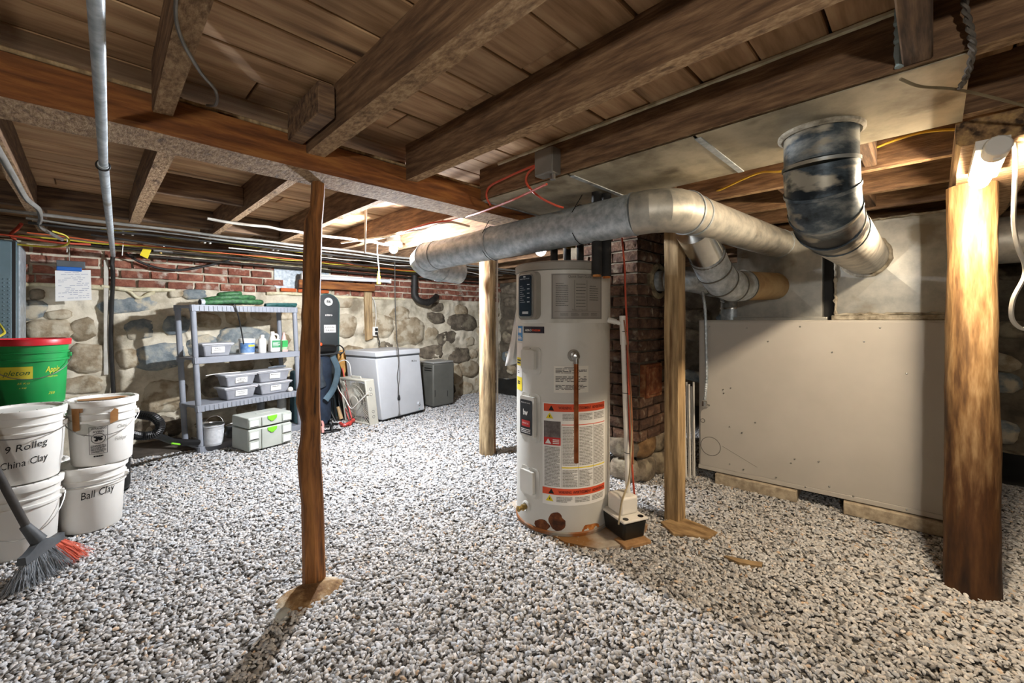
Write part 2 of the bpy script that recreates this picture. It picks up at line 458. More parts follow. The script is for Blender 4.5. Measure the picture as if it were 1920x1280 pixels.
M_dkmortar = mat('old_mortar', '#4a4339', '#655c4e', '#7d7362', scale=5, detail=8, rough=.97, bump=.9, bscale=24)

def wall_grid(name, fn, u0, u1, v0, v1, nu, nv, amp, mt, kind='structure', back=.25, nrm=(0, 1, 0)):
    vs = []; fs = []
    for j in range(nv+1):
        for i in range(nu+1):
            u = u0+(u1-u0)*i/nu; v = v0+(v1-v0)*j/nv
            d = amp*(nz((u*2.3, v*2.3, 1.7))+.7*nz((u*6, v*6, 4))+.55*nz((u*14, v*14, 9))+.3*nz((u*31, v*31, 2)))*(1 if name != 'wall_back' or v < BR0 else .35)
            vs.append(fn(u, v, d))
    for j in range(nv):
        for i in range(nu):
            a = j*(nu+1)+i
            fs.append((a, a+1, a+nu+2, a+nu+1))
    k = len(vs); nv_ = Vector(nrm)*back
    cr = [fn(u0, v0, 0), fn(u1, v0, 0), fn(u1, v1, 0), fn(u0, v1, 0)]
    vs += [c+nv_ for c in cr]
    fs.append((k, k+3, k+2, k+1))
    m = MB(); m.add(vs, fs)
    return m.build(name, mt, kind=kind, smooth=80)
BR0 = 1.505     # brick starts at this height on the back wall
wall_back = wall_grid('wall_back', lambda u, v, d: Vector((u, WB-d, v)), WL-.2, WR+.2, -.15, 1.84, 300, 84, .04, M_mortar)
wall_right = wall_grid('wall_right', lambda u, v, d: Vector((WR-d, WB+.2-u, v)), 0, WB+.2-WN, -.15, 1.84, 130, 30, .03, M_dkmortar, nrm=(1, 0, 0))
wm = MB(); wm.bb(WL-.2, WL, WN-.2, WB+.2, -.15, CZ); wm.build('wall_left', M_dkmortar, kind='structure')
wm = MB(); wm.bb(WL-.2, WR+.2, WN-.2, WN, -.15, CZ); wm.build('wall_near', M_dkmortar, kind='structure')

def brick_mesh(l, h, d, seed):
    rr = random.Random(seed); m = MB(); n = 3
    vs = []; fs = []
    # front face grid (local: x along wall, z up, -y outwards) with worn edges
    nx, nz_ = 4, 2
    for j in range(nz_+1):
        for i in range(nx+1):
            ex = i in (0, nx); ez = j in (0, nz_)
            vs.append((-l/2+l*i/nx+(rr.uniform(-.004, .006)*(1 if i == 0 else -1 if i == nx else 0)), -d*(.72 if (ex or ez) else 1)+rr.uniform(-.002, .002), -h/2+h*j/nz_+(rr.uniform(-.001, .004)*(1 if j == 0 else -1 if j == nz_ else 0))))
    for j in range(nz_):
        for i in range(nx):
            a = j*(nx+1)+i; fs.append((a, a+1, a+nx+2, a+nx+1))
    k = len(vs)
    vs += [(-l/2, d*.5, -h/2), (l/2, d*.5, -h/2), (l/2, d*.5, h/2), (-l/2, d*.5, h/2)]
    t = nz_*(nx+1)
    fs += [(k, k+1, *range(nx, -1, -1)), (k+1, k+2, t+nx, nx+1+nx, nx), (k+2, k+3, *range(t, t+nx+1)), (k+3, k, 0, nx+1, t)]
    m.add(vs, fs); me = m.mesh('brick'); return me
def add_mat(me, mt):
    me.materials.append(mt); return me
BRK = [add_mat(brick_mesh(.198, .068, .03, i), M_brick) for i in range(5)]
BRKH = [add_mat(brick_mesh(.1, .068, .03, i+20), M_brick) for i in range(3)]
CBRK = [add_mat(brick_mesh(.198, .069, .026, i+40), M_brick2) for i in range(5)]
CBRKH = [add_mat(brick_mesh(.1, .069, .026, i+60), M_brick2) for i in range(3)]
def wall_skip(x, z):
    return 1.50 < x < 2.12 and z > 1.54
for r in range(4):
    z = BR0+.045+r*.086
    x = -.9+(r % 2)*.105+random.uniform(-.02, .02)
    while x < WR-.1:
        half = random.random() < .14
        ln = .1 if half else .198
        cx_ = x+ln/2
        if not wall_skip(cx_, z):
            M = Matrix.Translation((cx_, WB-.008, z+random.uniform(-.003, .003))) @ Euler((0, random.uniform(-.015, .015), random.uniform(-.02, .02))).to_matrix().to_4x4()
            copy_mesh('brick', random.choice(BRKH if half else BRK), wall_back, wmat(wall_back).inverted() @ M)
        x += ln+random.uniform(.012, .024)

def stone_mesh(rx, rz, d, seed, mt):
    """rounded irregular fieldstone bulging towards -y"""
    rr = random.Random(seed); n = 15; rings = ((1, .0), (.9, .62), (.62, .92), (.3, 1.0))
    base = []
    for k in range(n):
        a = 2*math.pi*k/n+rr.uniform(-.12, .12)
        s = (abs(math.cos(a))**3+abs(math.sin(a))**3)**(-1/3)*rr.uniform(.9, 1.04)*(1+.22*nz((math.cos(a)*1.4, math.sin(a)*1.4, seed*90)))
        base.append((math.cos(a)*s, math.sin(a)*s))
    vs = []; fs = []
    for q, e in rings:
        for bx_, bz_ in base:
            vs.append((bx_*rx*q, -d*e*(1+rr.uniform(-.15, .15))+(.03 if q == 1 else 0), bz_*rz*q))
    for i in range(len(rings)-1):
        for k in range(n):
            j = (k+1) % n
            fs.append((i*n+k, i*n+j, (i+1)*n+j, (i+1)*n+k))
    fs.append(tuple(range((len(rings)-1)*n, len(rings)*n)))
    m = MB(); m.add(vs, fs); me = m.mesh('stone')
    me.polygons.foreach_set('use_smooth', [True]*len(me.polygons)); me.materials.append(mt)
    return me
def stone(wall, M, rx, rz, d, mt):
    copy_mesh('stone', stone_mesh(rx, rz, d, random.random(), mt), wall, wmat(wall).inverted() @ M)
placed = []
# stones that can be picked out in the photograph: pixel centre, half size in pixels
for px, py, hw, hh, mt in ((262, 617, 28, 18, M_stoneB), (330, 610, 25, 18, M_stoneB), (300, 668, 46, 26, M_stoneB), (92, 620, 40, 20, M_stoneA), (168, 672, 38, 26, M_stoneA),
        (240, 672, 22, 18, M_stoneA), (590, 615, 14, 34, M_stoneB), (460, 640, 45, 26, M_stoneB), (365, 552, 22, 9, M_stoneB), (330, 550, 14, 8, M_stoneA), (70, 552, 14, 10, M_stoneC),
        (640, 560, 20, 16, M_stoneA), (650, 610, 17, 22, M_stoneA), (712, 610, 26, 22, M_stoneA), (770, 622, 26, 24, M_stoneA), (750, 588, 16, 14, M_stoneA), (808, 660, 22, 13, M_stoneC), (838, 635, 18, 14, M_stoneC),
        (860, 665, 20, 14, M_stoneC), (868, 605, 24, 14, M_stoneC), (850, 702, 14, 18, M_stoneA), (880, 690, 18, 14, M_stoneA), (665, 665, 22, 16, M_stoneA), (640, 705, 16, 14, M_stoneA),
        (150, 722, 40, 16, M_stoneA), (310, 745, 42, 30, M_stoneA), (300, 800, 45, 20, M_stoneC), (110, 590, 22, 9, M_stoneA), (818, 596, 14, 10, M_stoneC), (560, 640, 10, 20, M_stoneA), (420, 720, 40, 20, M_stoneC)):
    p = at_Y(px, py, WB)
    a = at_Y(px+hw, py, WB).x-p.x; b = p.z-at_Y(px, py+hh, WB).z
    stone(wall_back, Matrix.Translation((p.x, WB-.01, p.z)) @ Euler((0, random.uniform(-.15, .15), 0)).to_matrix().to_4x4(), a*1.15, b*1.15, random.uniform(.018, .026), mt)
    placed.append((p.x, p.z, a, b))
for _ in range(900):
    x, z = random.uniform(-1.4, WR-.1), random.uniform(.02, BR0-.1)
    rx, rz = random.uniform(.09, .2), random.uniform(.06, .12)
    if z+rz > BR0-.03: continue
    if any(abs(x-q[0]) < (rx+q[2])*.93 and abs(z-q[1]) < (rz+q[3])*.95 for q in placed): continue
    placed.append((x, z, rx, rz))
    mt = random.choice((M_stoneA, M_stoneA, M_stoneA, M_stoneC)) if x > 1.5 else random.choice((M_stoneA, M_stoneA, M_stoneB))
    stone(wall_back, Matrix.Translation((x, WB+.004, z)) @ Euler((0, random.uniform(-.2, .2), 0)).to_matrix().to_4x4(), rx*1.1, rz*1.1, random.uniform(.014, .026), mt)
placed = []
for _ in range(1500):
    u, z = random.uniform(-.9, WB-.15), random.uniform(.05, 1.72)
    rx, rz = random.uniform(.1, .24), random.uniform(.07, .14)
    if any(abs(u-q[0]) < (rx+q[2])*.9 and abs(z-q[1]) < (rz+q[3])*.92 for q in placed): continue
    placed.append((u, z, rx, rz))
    M = Matrix.Translation((WR+.005, u, z)) @ Matrix.Rotation(-math.pi/2, 4, 'Z') @ Euler((0, random.uniform(-.2, .2), 0)).to_matrix().to_4x4()
    stone(wall_right, M, rx*.95, rz*.95, random.uniform(.04, .09), random.choice((M_stoneC, M_stoneC, M_stoneA, M_stoneB)))
# foam bead between brick and stone, and along the top of the brick
M_foam = mat('foam', '#b5a988', '#d6cdac', '#e4dcc0', scale=12, rough=.9, bump=.6)
def bead(pts, r, parent=None, name='foam_bead', n=7):
    P = spl(pts, 8); out = []; rad = []
    for i, p in enumerate(P):
        out.append(p+Vector((0, 0, .012*nz((p.x*9, p.z*9, 2)))))
        rad.append(r*(1+.55*nz((p.x*22, p.y*22, 5))))
    return MB().tube(out, rad, n).build(name, M_foam, parent, world=True, smooth=60)
bead([(-.5, WB-.012, BR0-.01), (.0, WB-.015, BR0-.0), (.25, WB-.02, BR0-.015), (.6, WB-.01, BR0+.0)], .022, wall_back)
bead([at_Y(190, 535, WB-.03), at_Y(240, 545, WB-.02), at_Y(260, 558, WB-.02), at_Y(290, 548, WB-.02)], .017, wall_back)
bead([(-.5, WB-.02, 1.852), (.5, WB-.02, 1.85), (1.3, WB-.02, 1.85), (2.1, WB-.02, 1.852)], .02, wall_back)
bead([(1.42, WB-.02, BR0), (1.8, WB-.02, BR0+.012), (2.3, WB-.015, BR0-.01), (3.2, WB-.01, BR0)], .02, wall_back)

# ================================================================== POSTS
def crooked(name, rows, mt, label, n=None, cat='post', parent=None, world=True, smooth=30):
    """rows: (z, [corner offsets as xy points])"""
    m = MB(); k = len(rows[0][1]); vs = []; fs = []
    for z, ring in rows: vs += [(x, y, z) for x, y in ring]
    for i in range(len(rows)-1):
        for j in range(k):
            q = (j+1) % k
            fs.append((i*k+j, i*k+q, (i+1)*k+q, (i+1)*k+j))
    fs += [tuple(range(k))[::-1], tuple(range((len(rows)-1)*k, len(rows)*k))]
    m.add(vs, fs)
    return m.build(name, mt, parent, world=world, label=label, cat=cat, smooth=smooth)
def camdir(px):      # unit vectors: away from the camera and to the right, at pixel column px
    t = (px-CX)/F; f = Vector(((1+t)/S2, (1-t)/S2, 0)).normalized(); return f, Vector((f.y, -f.x, 0))
f_, r_ = camdir(597)
base = at_z(592, 1106, 0); base = base+f_*.05
Dp = (base.x+base.y)/S2
def postrow(py, xl, xm, xr):      # left silhouette, ridge, right silhouette pixels -> ring
    z = EYE+(HY-py)/F*Dp
    c = lambda px: base+r_*((px-597)/F*Dp*.965)
    L_, M_, R_ = c(xl), c(xm)-f_*.035, c(xr)
    pts = [L_+f_*.02, L_+(M_-L_)*.25-f_*.012, M_, M_+(R_-M_)*.9+f_*.004, R_+f_*.03, (L_+R_)/2+f_*.075]
    return (z, [(p.x, p.y) for p in pts])
rows = [postrow(*q) for q in ((1118, 573, 596, 616), (1060, 573, 596, 614), (1000, 572, 595, 613), (940, 571, 592, 611), (900, 567, 588, 609), (870, 565, 585, 607), (845, 565, 584, 606), (832, 568, 586, 606), (815, 570, 590, 606), (790, 571, 588, 606), (772, 567, 582, 605),
    (755, 562, 580, 605), (735, 563, 580, 605), (715, 567, 580, 605), (690, 568, 580, 605), (650, 569, 584, 605), (610, 572, 587, 605), (590, 571, 587, 605), (570, 573, 588, 605), (500, 574, 589, 607), (450, 575, 592, 608), (415, 576, 592, 609), (405, 581, 592, 610), (392, 586, 594, 611), (360, 588, 600, 613), (326, 589, 602, 614))]
crooked('wooden_post', rows[::1], M_post, 'thin crooked reddish-brown post on a stone footing in the foreground', smooth=14)
# footing rock under it
fm = MB(); prof = []
def rock(c, rx, ry, rz, seed, mt, name, label, cat='stone', n=14):
    vs = []; fs = []; m_ = 7
    for i in range(m_+1):
        ph = math.pi*i/m_*.5
        for k in range(n):
            a = 2*math.pi*k/n
            s = 1+.3*nz((math.cos(a)*1.3+seed, math.sin(a)*1.3, i*.2))
            q = max(.02, math.sin(ph+.001)) if i else .02
            vs.append((c[0]+rx*s*q*math.cos(a), c[1]+ry*s*q*math.sin(a), c[2]+rz*math.cos(ph)*(1+.2*nz((k*.7, i*.7, seed)))-.02))
    for i in range(m_):
        for k in range(n):
            j = (k+1) % n
            fs.append((i*n+k, (i+1)*n+k, (i+1)*n+j, i*n+j))
    fs.append(tuple(range(n)))
    m = MB(); m.add(vs, fs); return m.build(name, mt, label=label, cat=cat, smooth=70)
M_footing = mat('footing_stone', '#5d4124', '#8a6f4c', '#b8ab94', scale=7, detail=6, rough=.9, bump=.8, bscale=40, lo=.4, hi=.58)
c0 = at_z(585, 1118, 0)
rock((c0.x, c0.y+.03, 0), .16, .1, .045, 3, M_footing, 'footing_stone', 'flat pale muddy stone under the thin crooked post')
c1 = at_z(527, 1150, 0)
rock((c1.x, c1.y, 0), .05, .035, .035, 8, mat('grey_rock', '#8e9290', '#b0b3b0', scale=12, rough=.9, bump=.5), 'rock', 'small smooth grey rock left of the thin crooked post footing')

def log_post(name, px, pybase, rad, ztop, mt, label, prof=(), n=18, amp=.07, lean=(0, 0), flat_=0):
    f, r = camdir(px); b = at_z(px, pybase, 0)+f*rad*.9
    rows = []; m_ = 26
    for i in range(m_+1):
        z = -.01+(ztop+.01)*i/m_; t = i/m_
        k = np.interp(t, [q[0] for q in prof], [q[1] for q in prof]) if prof else 1
        ring = []
        for j in range(n):
            a = 2*math.pi*j/n
            s = rad*k*(1+amp*nz((math.cos(a)*1.5+px, math.sin(a)*1.5, z*2.6))+amp*.6*nz((math.cos(a)*4, math.sin(a)*4+px, z*7)))
            ring.append((b.x+lean[0]*t+s*math.cos(a), b.y+lean[1]*t+s*math.sin(a)))
        rows.append((z, ring))
    return crooked(name, rows, mt, label, smooth=60), b
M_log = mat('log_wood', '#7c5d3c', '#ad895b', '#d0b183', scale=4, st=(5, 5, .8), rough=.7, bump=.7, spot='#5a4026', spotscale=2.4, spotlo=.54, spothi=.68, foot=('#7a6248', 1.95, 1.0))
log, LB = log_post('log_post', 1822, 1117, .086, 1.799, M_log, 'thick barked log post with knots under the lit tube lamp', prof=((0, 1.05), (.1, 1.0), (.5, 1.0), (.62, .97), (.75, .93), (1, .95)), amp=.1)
M_grey_log = mat('weathered_log', '#6d5c46', '#a08a68', '#c4ae88', scale=5, st=(6, 6, .7), rough=.8, bump=.6, spot='#7d4a22', spotscale=2.6, spotlo=.57, spothi=.7)
log2, LB2 = log_post('log_post', 914, 854, .074, JZ-.001, M_grey_log, 'pale weathered round post left of the water heater', amp=.05)
# square post by the chimney
f2, r2 = camdir(1255); b2 = at_z(1256, 979, 0)
ang2 = math.atan2(r2.y, r2.x)+math.radians(-28)
pm = MB(); n2 = 12; vs = []; fs = []
for i in range(n2+1):
    z = -.01+(JZ)*i/n2; wv = .045+.006*nz((i*.6, 2, 2)); cxx = b2+f2*.06+r2*(.028-.0*i)
    for sx, sy in ((-1, -1), (1, -1), (1, 1), (-1, 1)):
        x_, y_ = sx*wv, sy*wv
        vs.append((cxx.x+x_*math.cos(ang2)-y_*math.sin(ang2), cxx.y+x_*math.sin(ang2)+y_*math.cos(ang2), z))
for i in range(n2):
    for k in range(4): fs.append((i*4+k, i*4+(k+1) % 4, (i+1)*4+(k+1) % 4, (i+1)*4+k))
fs += [(3, 2, 1, 0), tuple(n2*4+k for k in range(4))]
pm.add(vs, fs); pm.build('wooden_post', M_pale, label='square sawn timber post standing between the brick chimney and the furnace', cat='post', smooth=20, bevel=.004)
q = [at_z(*p, .006) for p in ((1238, 978), (1262, 1000), (1330, 1008), (1346, 998), (1320, 985), (1275, 968))]
MB().prism([(p.x, p.y) for p in q], -.01, .009).build('footing_board', mat('muddy_wood', '#6f5636', '#8f7450', '#ab9068', scale=7, st=(3, 1, 1), rough=.85, bump=.5), label='muddy board lying under the square post beside the furnace', cat='board', smooth=0, bevel=.004)
q = [at_z(*p, .006) for p in ((1357, 1044), (1385, 1056), (1428, 1064), (1430, 1056), (1398, 1051), (1362, 1043))]
MB().prism([(p.x, p.y) for p in q], 0.0, .012).build('wood_scrap', mat('scrap_wood', '#806a4c', '#a08660', scale=9, rough=.8), label='curved sliver of bark lying loose on the gravel', cat='scrap', smooth=0)

# ================================================================== CHIMNEY
CHX, CHY = 2.82, 1.52
chim = thing('chimney', 'brown brick chimney stack on a rough stone base behind the water heater', 'chimney', (CHX+.3, CHY+.35, 0))
MB().bb(CHX+.012, CHX+.6, CHY+.012, CHY+.7, .3, CZ-.002).build('core', M_dkmortar, chim, world=True)
for r in range(21):
    z = .35+r*.0825
    if z > CZ-.04: break
    for face in (0, 1):
        o = (r+face) % 2
        u = .0 if o else -.0
        u = 0; first = True
        while u < (.68 if face == 0 else .58):
            half = first and o
            ln = .1 if half else .198
            first = False
            c = u+ln/2
            if c+ln/2 > (.71 if face == 0 else .61): break
            skip = face == 1 and ((.02 < c < .34 and (.62 < z < .9)) or ((c-.28)**2+(z-1.5)**2 < .012))
            if not skip:
                if face == 0: M = Matrix.Translation((CHX, CHY+c, z)) @ Matrix.Rotation(-math.pi/2, 4, 'Z')
                else: M = Matrix.Translation((CHX+c, CHY, z))
                M = M @ Euler((random.uniform(-.02, .02), random.uniform(-.01, .01), random.uniform(-.02, .02))).to_matrix().to_4x4()
                copy_mesh('brick', random.choice(CBRKH if half else CBRK), chim, wmat(chim).inverted() @ M)
            u += ln+.013
for face, L_ in ((0, .7), (1, .6)):
    u = 0
    while u < L_-.05:
        rx = random.uniform(.09, .15)
        for z, rz in ((.08, .1), (.25, .085)):
            c = u+rx
            if face == 0: M = Matrix.Translation((CHX+.01, CHY+c, z)) @ Matrix.Rotation(-math.pi/2, 4, 'Z')
            else: M = Matrix.Translation((CHX+c, CHY+.01, z))
            stone(chim, M, rx, rz, random.uniform(.025, .05), random.choice((M_stoneC, M_stoneC, M_stoneD)))
        u += rx*2
# rusty clean-out door in the right face
M_rust = mat('rust', '#5a2f1a', '#7d4526', '#98704c', scale=14, detail=6, rough=.85, bump=.6)
d = MB(); d.bb(CHX+.05, CHX+.32, CHY-.03, CHY+.02, .62, .87)
dd = d.build('cleanout_frame', M_rust, chim, world=True, bevel=.006)
MB().bb(CHX+.075, CHX+.295, CHY-.042, CHY-.03, .645, .845).build('cleanout_door', M_rust, dd, world=True, bevel=.004)
MB().tube([(CHX+.06, CHY-.04, .63), (CHX+.06, CHY-.04, .86)], .012, 8).build('hinge', M_rust, dd, world=True)
# thimble + collar
M_thim = mat('thimble_mortar', '#4b4334', '#6e624c', '#8d8066', scale=14, rough=.95, bump=.8)
th = MB(); TM = Matrix.Translation((CHX+.28, CHY+.02, 1.5)) @ Matrix.Rotation(math.pi/2, 4, 'X')
th.lathe([(.105, -.02), (.135, .0), (.14, .04), (.12, .055), (.095, .05), (.09, .0)], 20, M=TM)
th.build('thimble', M_thim, chim, world=True)
# ================================================================== WATER HEATER
HX, HYy, HR = 2.066, 1.622, .284
HD = (HX+HYy)/S2
wh = thing('water_heater', 'tall light grey cylindrical water heater with warning labels and rusty base', 'water heater', (HX, HYy, 0))
AC = math.atan2(-HYy, -HX)
def hth(px): return math.asin(max(-.999, min(.999, (px-1055)/86.5)))
def hzz(py, th=0): return EYE+(HY-py)/F*(HD-HR*math.cos(th))
M_tank = mat('tank_paint', '#c6c5be', '#cfcec7', scale=3, rough=.42, spot='#a9a598', spotscale=2)
M_tank2 = mat('tank_top_paint', '#8a867e', '#9a968d', scale=4, rough=.5)
M_bump = mat('cover_plastic', '#c2c1ba', '#cbcac3', scale=5, rough=.5)
M_rustp = mat('rust_patch', '#3a2012', '#5b3119', '#7c4a26', scale=18, rough=.9, bump=.5)
M_rusto = mat('rust_orange', '#8a4a1c', '#b06a2c', '#c98c50', scale=18, rough=.9, bump=.4)
def heater_part(prof, name, mt, parent=wh, **k):
    return MB().lathe(prof, 64).build(name, mt, parent, **k)
heater_part([(HR-.01, .0), (HR-.002, .012), (HR, .02), (HR, 1.178)], 'tank', M_tank)
heater_part([(HR+.001, 1.178), (HR+.003, 1.182), (HR+.003, 1.472), (HR-.003, 1.476)], 'upper_housing', M_tank)
heater_part([(HR-.003, 1.474), (HR+.008, 1.478), (HR+.009, 1.515), (HR, 1.525), (HR-.06, 1.53), (.01, 1.532)], 'top_cap', M_tank2)
heater_part([(HR-.006, .0), (HR+.004, .002), (HR+.006, .018), (HR+.002, .024)], 'base_ring', mat('base_ring', '#8f8a80', '#a09a8e', scale=6, rough=.6, spot='#8a5426', spotscale=4, spotlo=.46, spothi=.56))
class Patch:
    """a curved sheet on the tank between pixel columns/rows of the photograph"""
    def __init__(s, x0, x1, y0, y1, off):
        s.t0, s.t1 = hth(x0), hth(x1); tm = (s.t0+s.t1)/2
        s.z1, s.z0 = hzz(y0, tm), hzz(y1, tm)
        s.R = HR+off+(.003 if s.z0 > 1.18 else 0); s.w = (s.t1-s.t0)*s.R; s.h = s.z1-s.z0
        s.fn = cylf(s.R, AC+s.t0, s.z0)
    def up(s, e): return cylf(s.R+e, AC+s.t0, s.z0)
    def sheet(s, name, mt, parent=wh, x0=0, x1=1, y0=0, y1=1, e=0, label=None):
        m = MB(); rectf(m, s.up(e), x0*s.w, x1*s.w, y0*s.h, y1*s.h, 10)
        return m.build(name, mt, parent, label=label)
def print_lines(mb, fn, x0, x1, y0, y1, n, fill=.45, rg=None):
    rg = rg or random
    for i in range(n):
        yy = y1-(y1-y0)*(i+.5)/n; h = (y1-y0)/n*fill/2
        x = x0
        e = x1-(x1-x0)*(rg.random()*.35 if rg.random() < .25 else 0)
        while x < e:
            L_ = min(e-x, (x1-x0)*rg.uniform(.08, .3))
            rectf(mb, fn, x, x+L_, yy-h, yy+h, 1)
            x += L_+(x1-x0)*.018
M_grey_ink = mat('grey_ink', '#55534f', rough=.9)
M_soft_ink = mat('soft_ink', '#8a8781', rough=.9)
M_red = mat('label_red', '#d8532f', rough=.6)
M_red2 = mat('label_crimson', '#b92a26', rough=.6)
M_yel = mat('label_yellow', '#e5cf1e', rough=.6)
M_blue = mat('label_blue', '#3f86c4', rough=.6)
M_cream = mat('label_paper', '#dfdcd2', rough=.7)
# control panel: raised dark glass in a silver frame
p = Patch(984, 1019, 511, 601, 0)
def raised(p, name, mt, parent, d0, d1, x0, x1, y0, y1, rad=.2):
    m = MB(); pts = []; n = 5; rr = rad*min((x1-x0)*p.w, (y1-y0)*p.h)
    X0, X1, Y0, Y1 = x0*p.w, x1*p.w, y0*p.h, y1*p.h
    for cx_, cy_, a in ((X1-rr, Y0+rr, -90), (X1-rr, Y1-rr, 0), (X0+rr, Y1-rr, 90), (X0+rr, Y0+rr, 180)):
        for k in range(n+1):
            an = math.radians(a+90*k/n); pts.append((cx_+rr*math.cos(an), cy_+rr*math.sin(an)))
    k = len(pts)
    vs = [p.up(d0)(x, y) for x, y in pts]+[p.up(d1)(x, y) for x, y in pts]
    fs = [tuple(range(k, 2*k))]+[(i, (i+1) % k, k+(i+1) % k, k+i) for i in range(k)]
    m.add(vs, fs); return m.build(name, mt, parent, smooth=30)
cp = raised(p, 'control_panel', M_tank2, wh, -.004, .028, .02, .98, .0, 1, .22)
raised(p, 'silver_frame', M_steel, cp, .028, .031, .08, .84, .04, .96, .2)
gl = raised(p, 'display_glass', mat('panel_glass', '#1c2530', '#26323f', scale=4, rough=.2), cp, .031, .033, .13, .79, .07, .93, .15)
m = MB(); f_h = p.up(.0338)
put_text(m, 'BRADFORD WHITE', .008, f_h, bold=.01, dx=.46*p.w, dy=.84*p.h, width=.5*p.w)
for i in range(5): rectf(m, f_h, .60*p.w, .72*p.w, (.72-.09*i)*p.h, (.735-.09*i)*p.h, 1)
for i in range(9): rectf(m, f_h, .2*p.w, (.34+.08*(i % 3))*p.w, (.7-.042*i)*p.h, (.706-.042*i)*p.h, 1)
rectf(m, f_h, .40*p.w, .52*p.w, .88*p.h, .91*p.h, 1)
rectf(m, f_h, .34*p.w, .66*p.w, .12*p.h, .17*p.h, 1)
m.build('panel_print', mat('panel_print', '#b9c3c9', rough=.6), cp)
# quick start guide
q = Patch(1036, 1121, 515, 600, .0012)
qs = q.sheet('guide_sticker', mat('guide_grey', '#8f8a84', '#989389', scale=3, rough=.4))
m = MB()
for a in ((0.02, .98, .02, .028), (.02, .98, .972, .98)): rectf(m, q.up(.0008), a[0]*q.w, a[1]*q.w, a[2]*q.h, a[3]*q.h, 8)
for a in ((.02, .028), (.972, .98), (.41, .416), (.645, .651)): rectf(m, q.up(.0008), a[0]*q.w, a[1]*q.w, (.02 if a[0] < .1 or a[0] > .9 else .2)*q.h, (.98 if a[0] < .1 or a[0] > .9 else .86)*q.h, 1)
put_text(m, 'Quick Start Guide', .021, q.up(.0008), dx=.52*q.w, dy=.905*q.h, width=.44*q.w)
put_text(m, 'Modes of Operation', .012, q.up(.0008), dx=.52*q.w, dy=.185*q.h, width=.3*q.w)
rectf(m, q.up(.0008), .06*q.w, .94*q.w, .165*q.h, .169*q.h, 8)
print_lines(m, q.up(.0008), .08*q.w, .3*q.w, .28*q.h, .8*q.h, 13, .3)
print_lines(m, q.up(.0008), .7*q.w, .9*q.w, .4*q.h, .75*q.h, 7, .3)
print_lines(m, q.up(.0008), .44*q.w, .62*q.w, .24*q.h, .8*q.h, 8, .2)
for i in range(4): print_lines(m, q.up(.0008), (.16+.19*i)*q.w, (.3+.19*i)*q.w, .06*q.h, .14*q.h, 3, .3)
m.build('guide_print', M_grey_ink, qs)
# badge
b = Patch(986, 1024, 614, 626.5, .0012)
bd = b.sheet('name_badge', mat('badge_black', '#20242c', '#3a3440', scale=30, rough=.35))
m = MB(); put_text(m, 'AERO', .016, b.up(.0008), bold=.02, dx=.28*b.w, dy=.28*b.h, width=.36*b.w); m.build('badge_print', M_white, bd)
m = MB(); put_text(m, 'THERM', .016, b.up(.0008), bold=.02, dx=.66*b.w, dy=.28*b.h, width=.36*b.w); m.build('badge_print', M_red, bd)
# stickers at the left edge
s_ = Patch(973.5, 984, 613, 641, .0012); so = s_.sheet('efficiency_sticker', M_blue)
m = MB(); print_lines(m, s_.up(.0008), .1*s_.w, .9*s_.w, .08*s_.h, .36*s_.h, 3, .5)
m.lathe([(.001, 0), (.001, .001)], 4); rectf(m, s_.up(.0008), .2*s_.w, .8*s_.w, .55*s_.h, .85*s_.h, 3); m.build('sticker_print', M_paper, so)
s_ = Patch(972, 983, 645, 734, .0012); so = s_.sheet('energy_guide', M_paper)
s_.sheet('yellow_band', M_yel, so, 0, 1, .52, .69, .0006); s_.sheet('yellow_band', M_yel, so, 0, 1, .0, .28, .0006)
m = MB(); print_lines(m, s_.up(.0012), .1*s_.w, .9*s_.w, .55*s_.h, .66*s_.h, 2, .6); print_lines(m, s_.up(.0012), .2*s_.w, .7*s_.w, .12*s_.h, .2*s_.h, 2, .7); print_lines(m, s_.up(.0012), .2*s_.w, .6*s_.w, .35*s_.h, .42*s_.h, 2, .4); tag(m.build('guide_print', M_ink, so), kind='stuff')
# element covers
def cover(x0, x1, y0, y1, bump):
    p = Patch(x0, x1, y0, y1, 0)
    c = raised(p, 'access_cover', M_bump, wh, -.003, .004, 0, 1, 0, 1, .15)
    b = raised(p, 'cover_box', M_bump, c, .004, .02, *bump, .12)
    m = MB(); pt = p.up(.005)(.5*p.w, .955*p.h); m.sphere(tuple(pt), .004, 6, 4); m.build('screw', M_steel, c)
    return p, c, b
cover(984.5, 1018.5, 653, 704, (.06, .82, .18, .9))
p2, c2, b2_ = cover(983, 1018, 740, 831, (.06, .84, .1, .93))
pl = raised(p2, 'brand_label', mat('brand_black', '#191a1d', rough=.4), c2, .0202, .0208, .08, .76, .14, .86, .1)
m = MB(); f_h = p2.up(.0215)
put_text(m, 'BRADFORD WHITE', .008, f_h, dx=.42*p2.w, dy=.79*p2.h, width=.5*p2.w)
put_text(m, 'bw', .045, f_h, bold=.03, dx=.42*p2.w, dy=.55*p2.h, width=.26*p2.w)
print_lines(m, f_h, .16*p2.w, .68*p2.w, .17*p2.h, .27*p2.h, 3, .5)
m.build('label_print', M_paper, pl)
m = MB(); rectf(m, f_h, .2*p2.w, .66*p2.w, .31*p2.h, .44*p2.h, 3); rl = m.build('red_oval', M_red2, pl)
m = MB(); put_text(m, 'PHCC', .013, p2.up(.0222), dx=.43*p2.w, dy=.36*p2.h, width=.34*p2.w); m.build('label_print', M_paper, pl)
cover(983, 1016, 880, 936, (.06, .82, .12, .88))
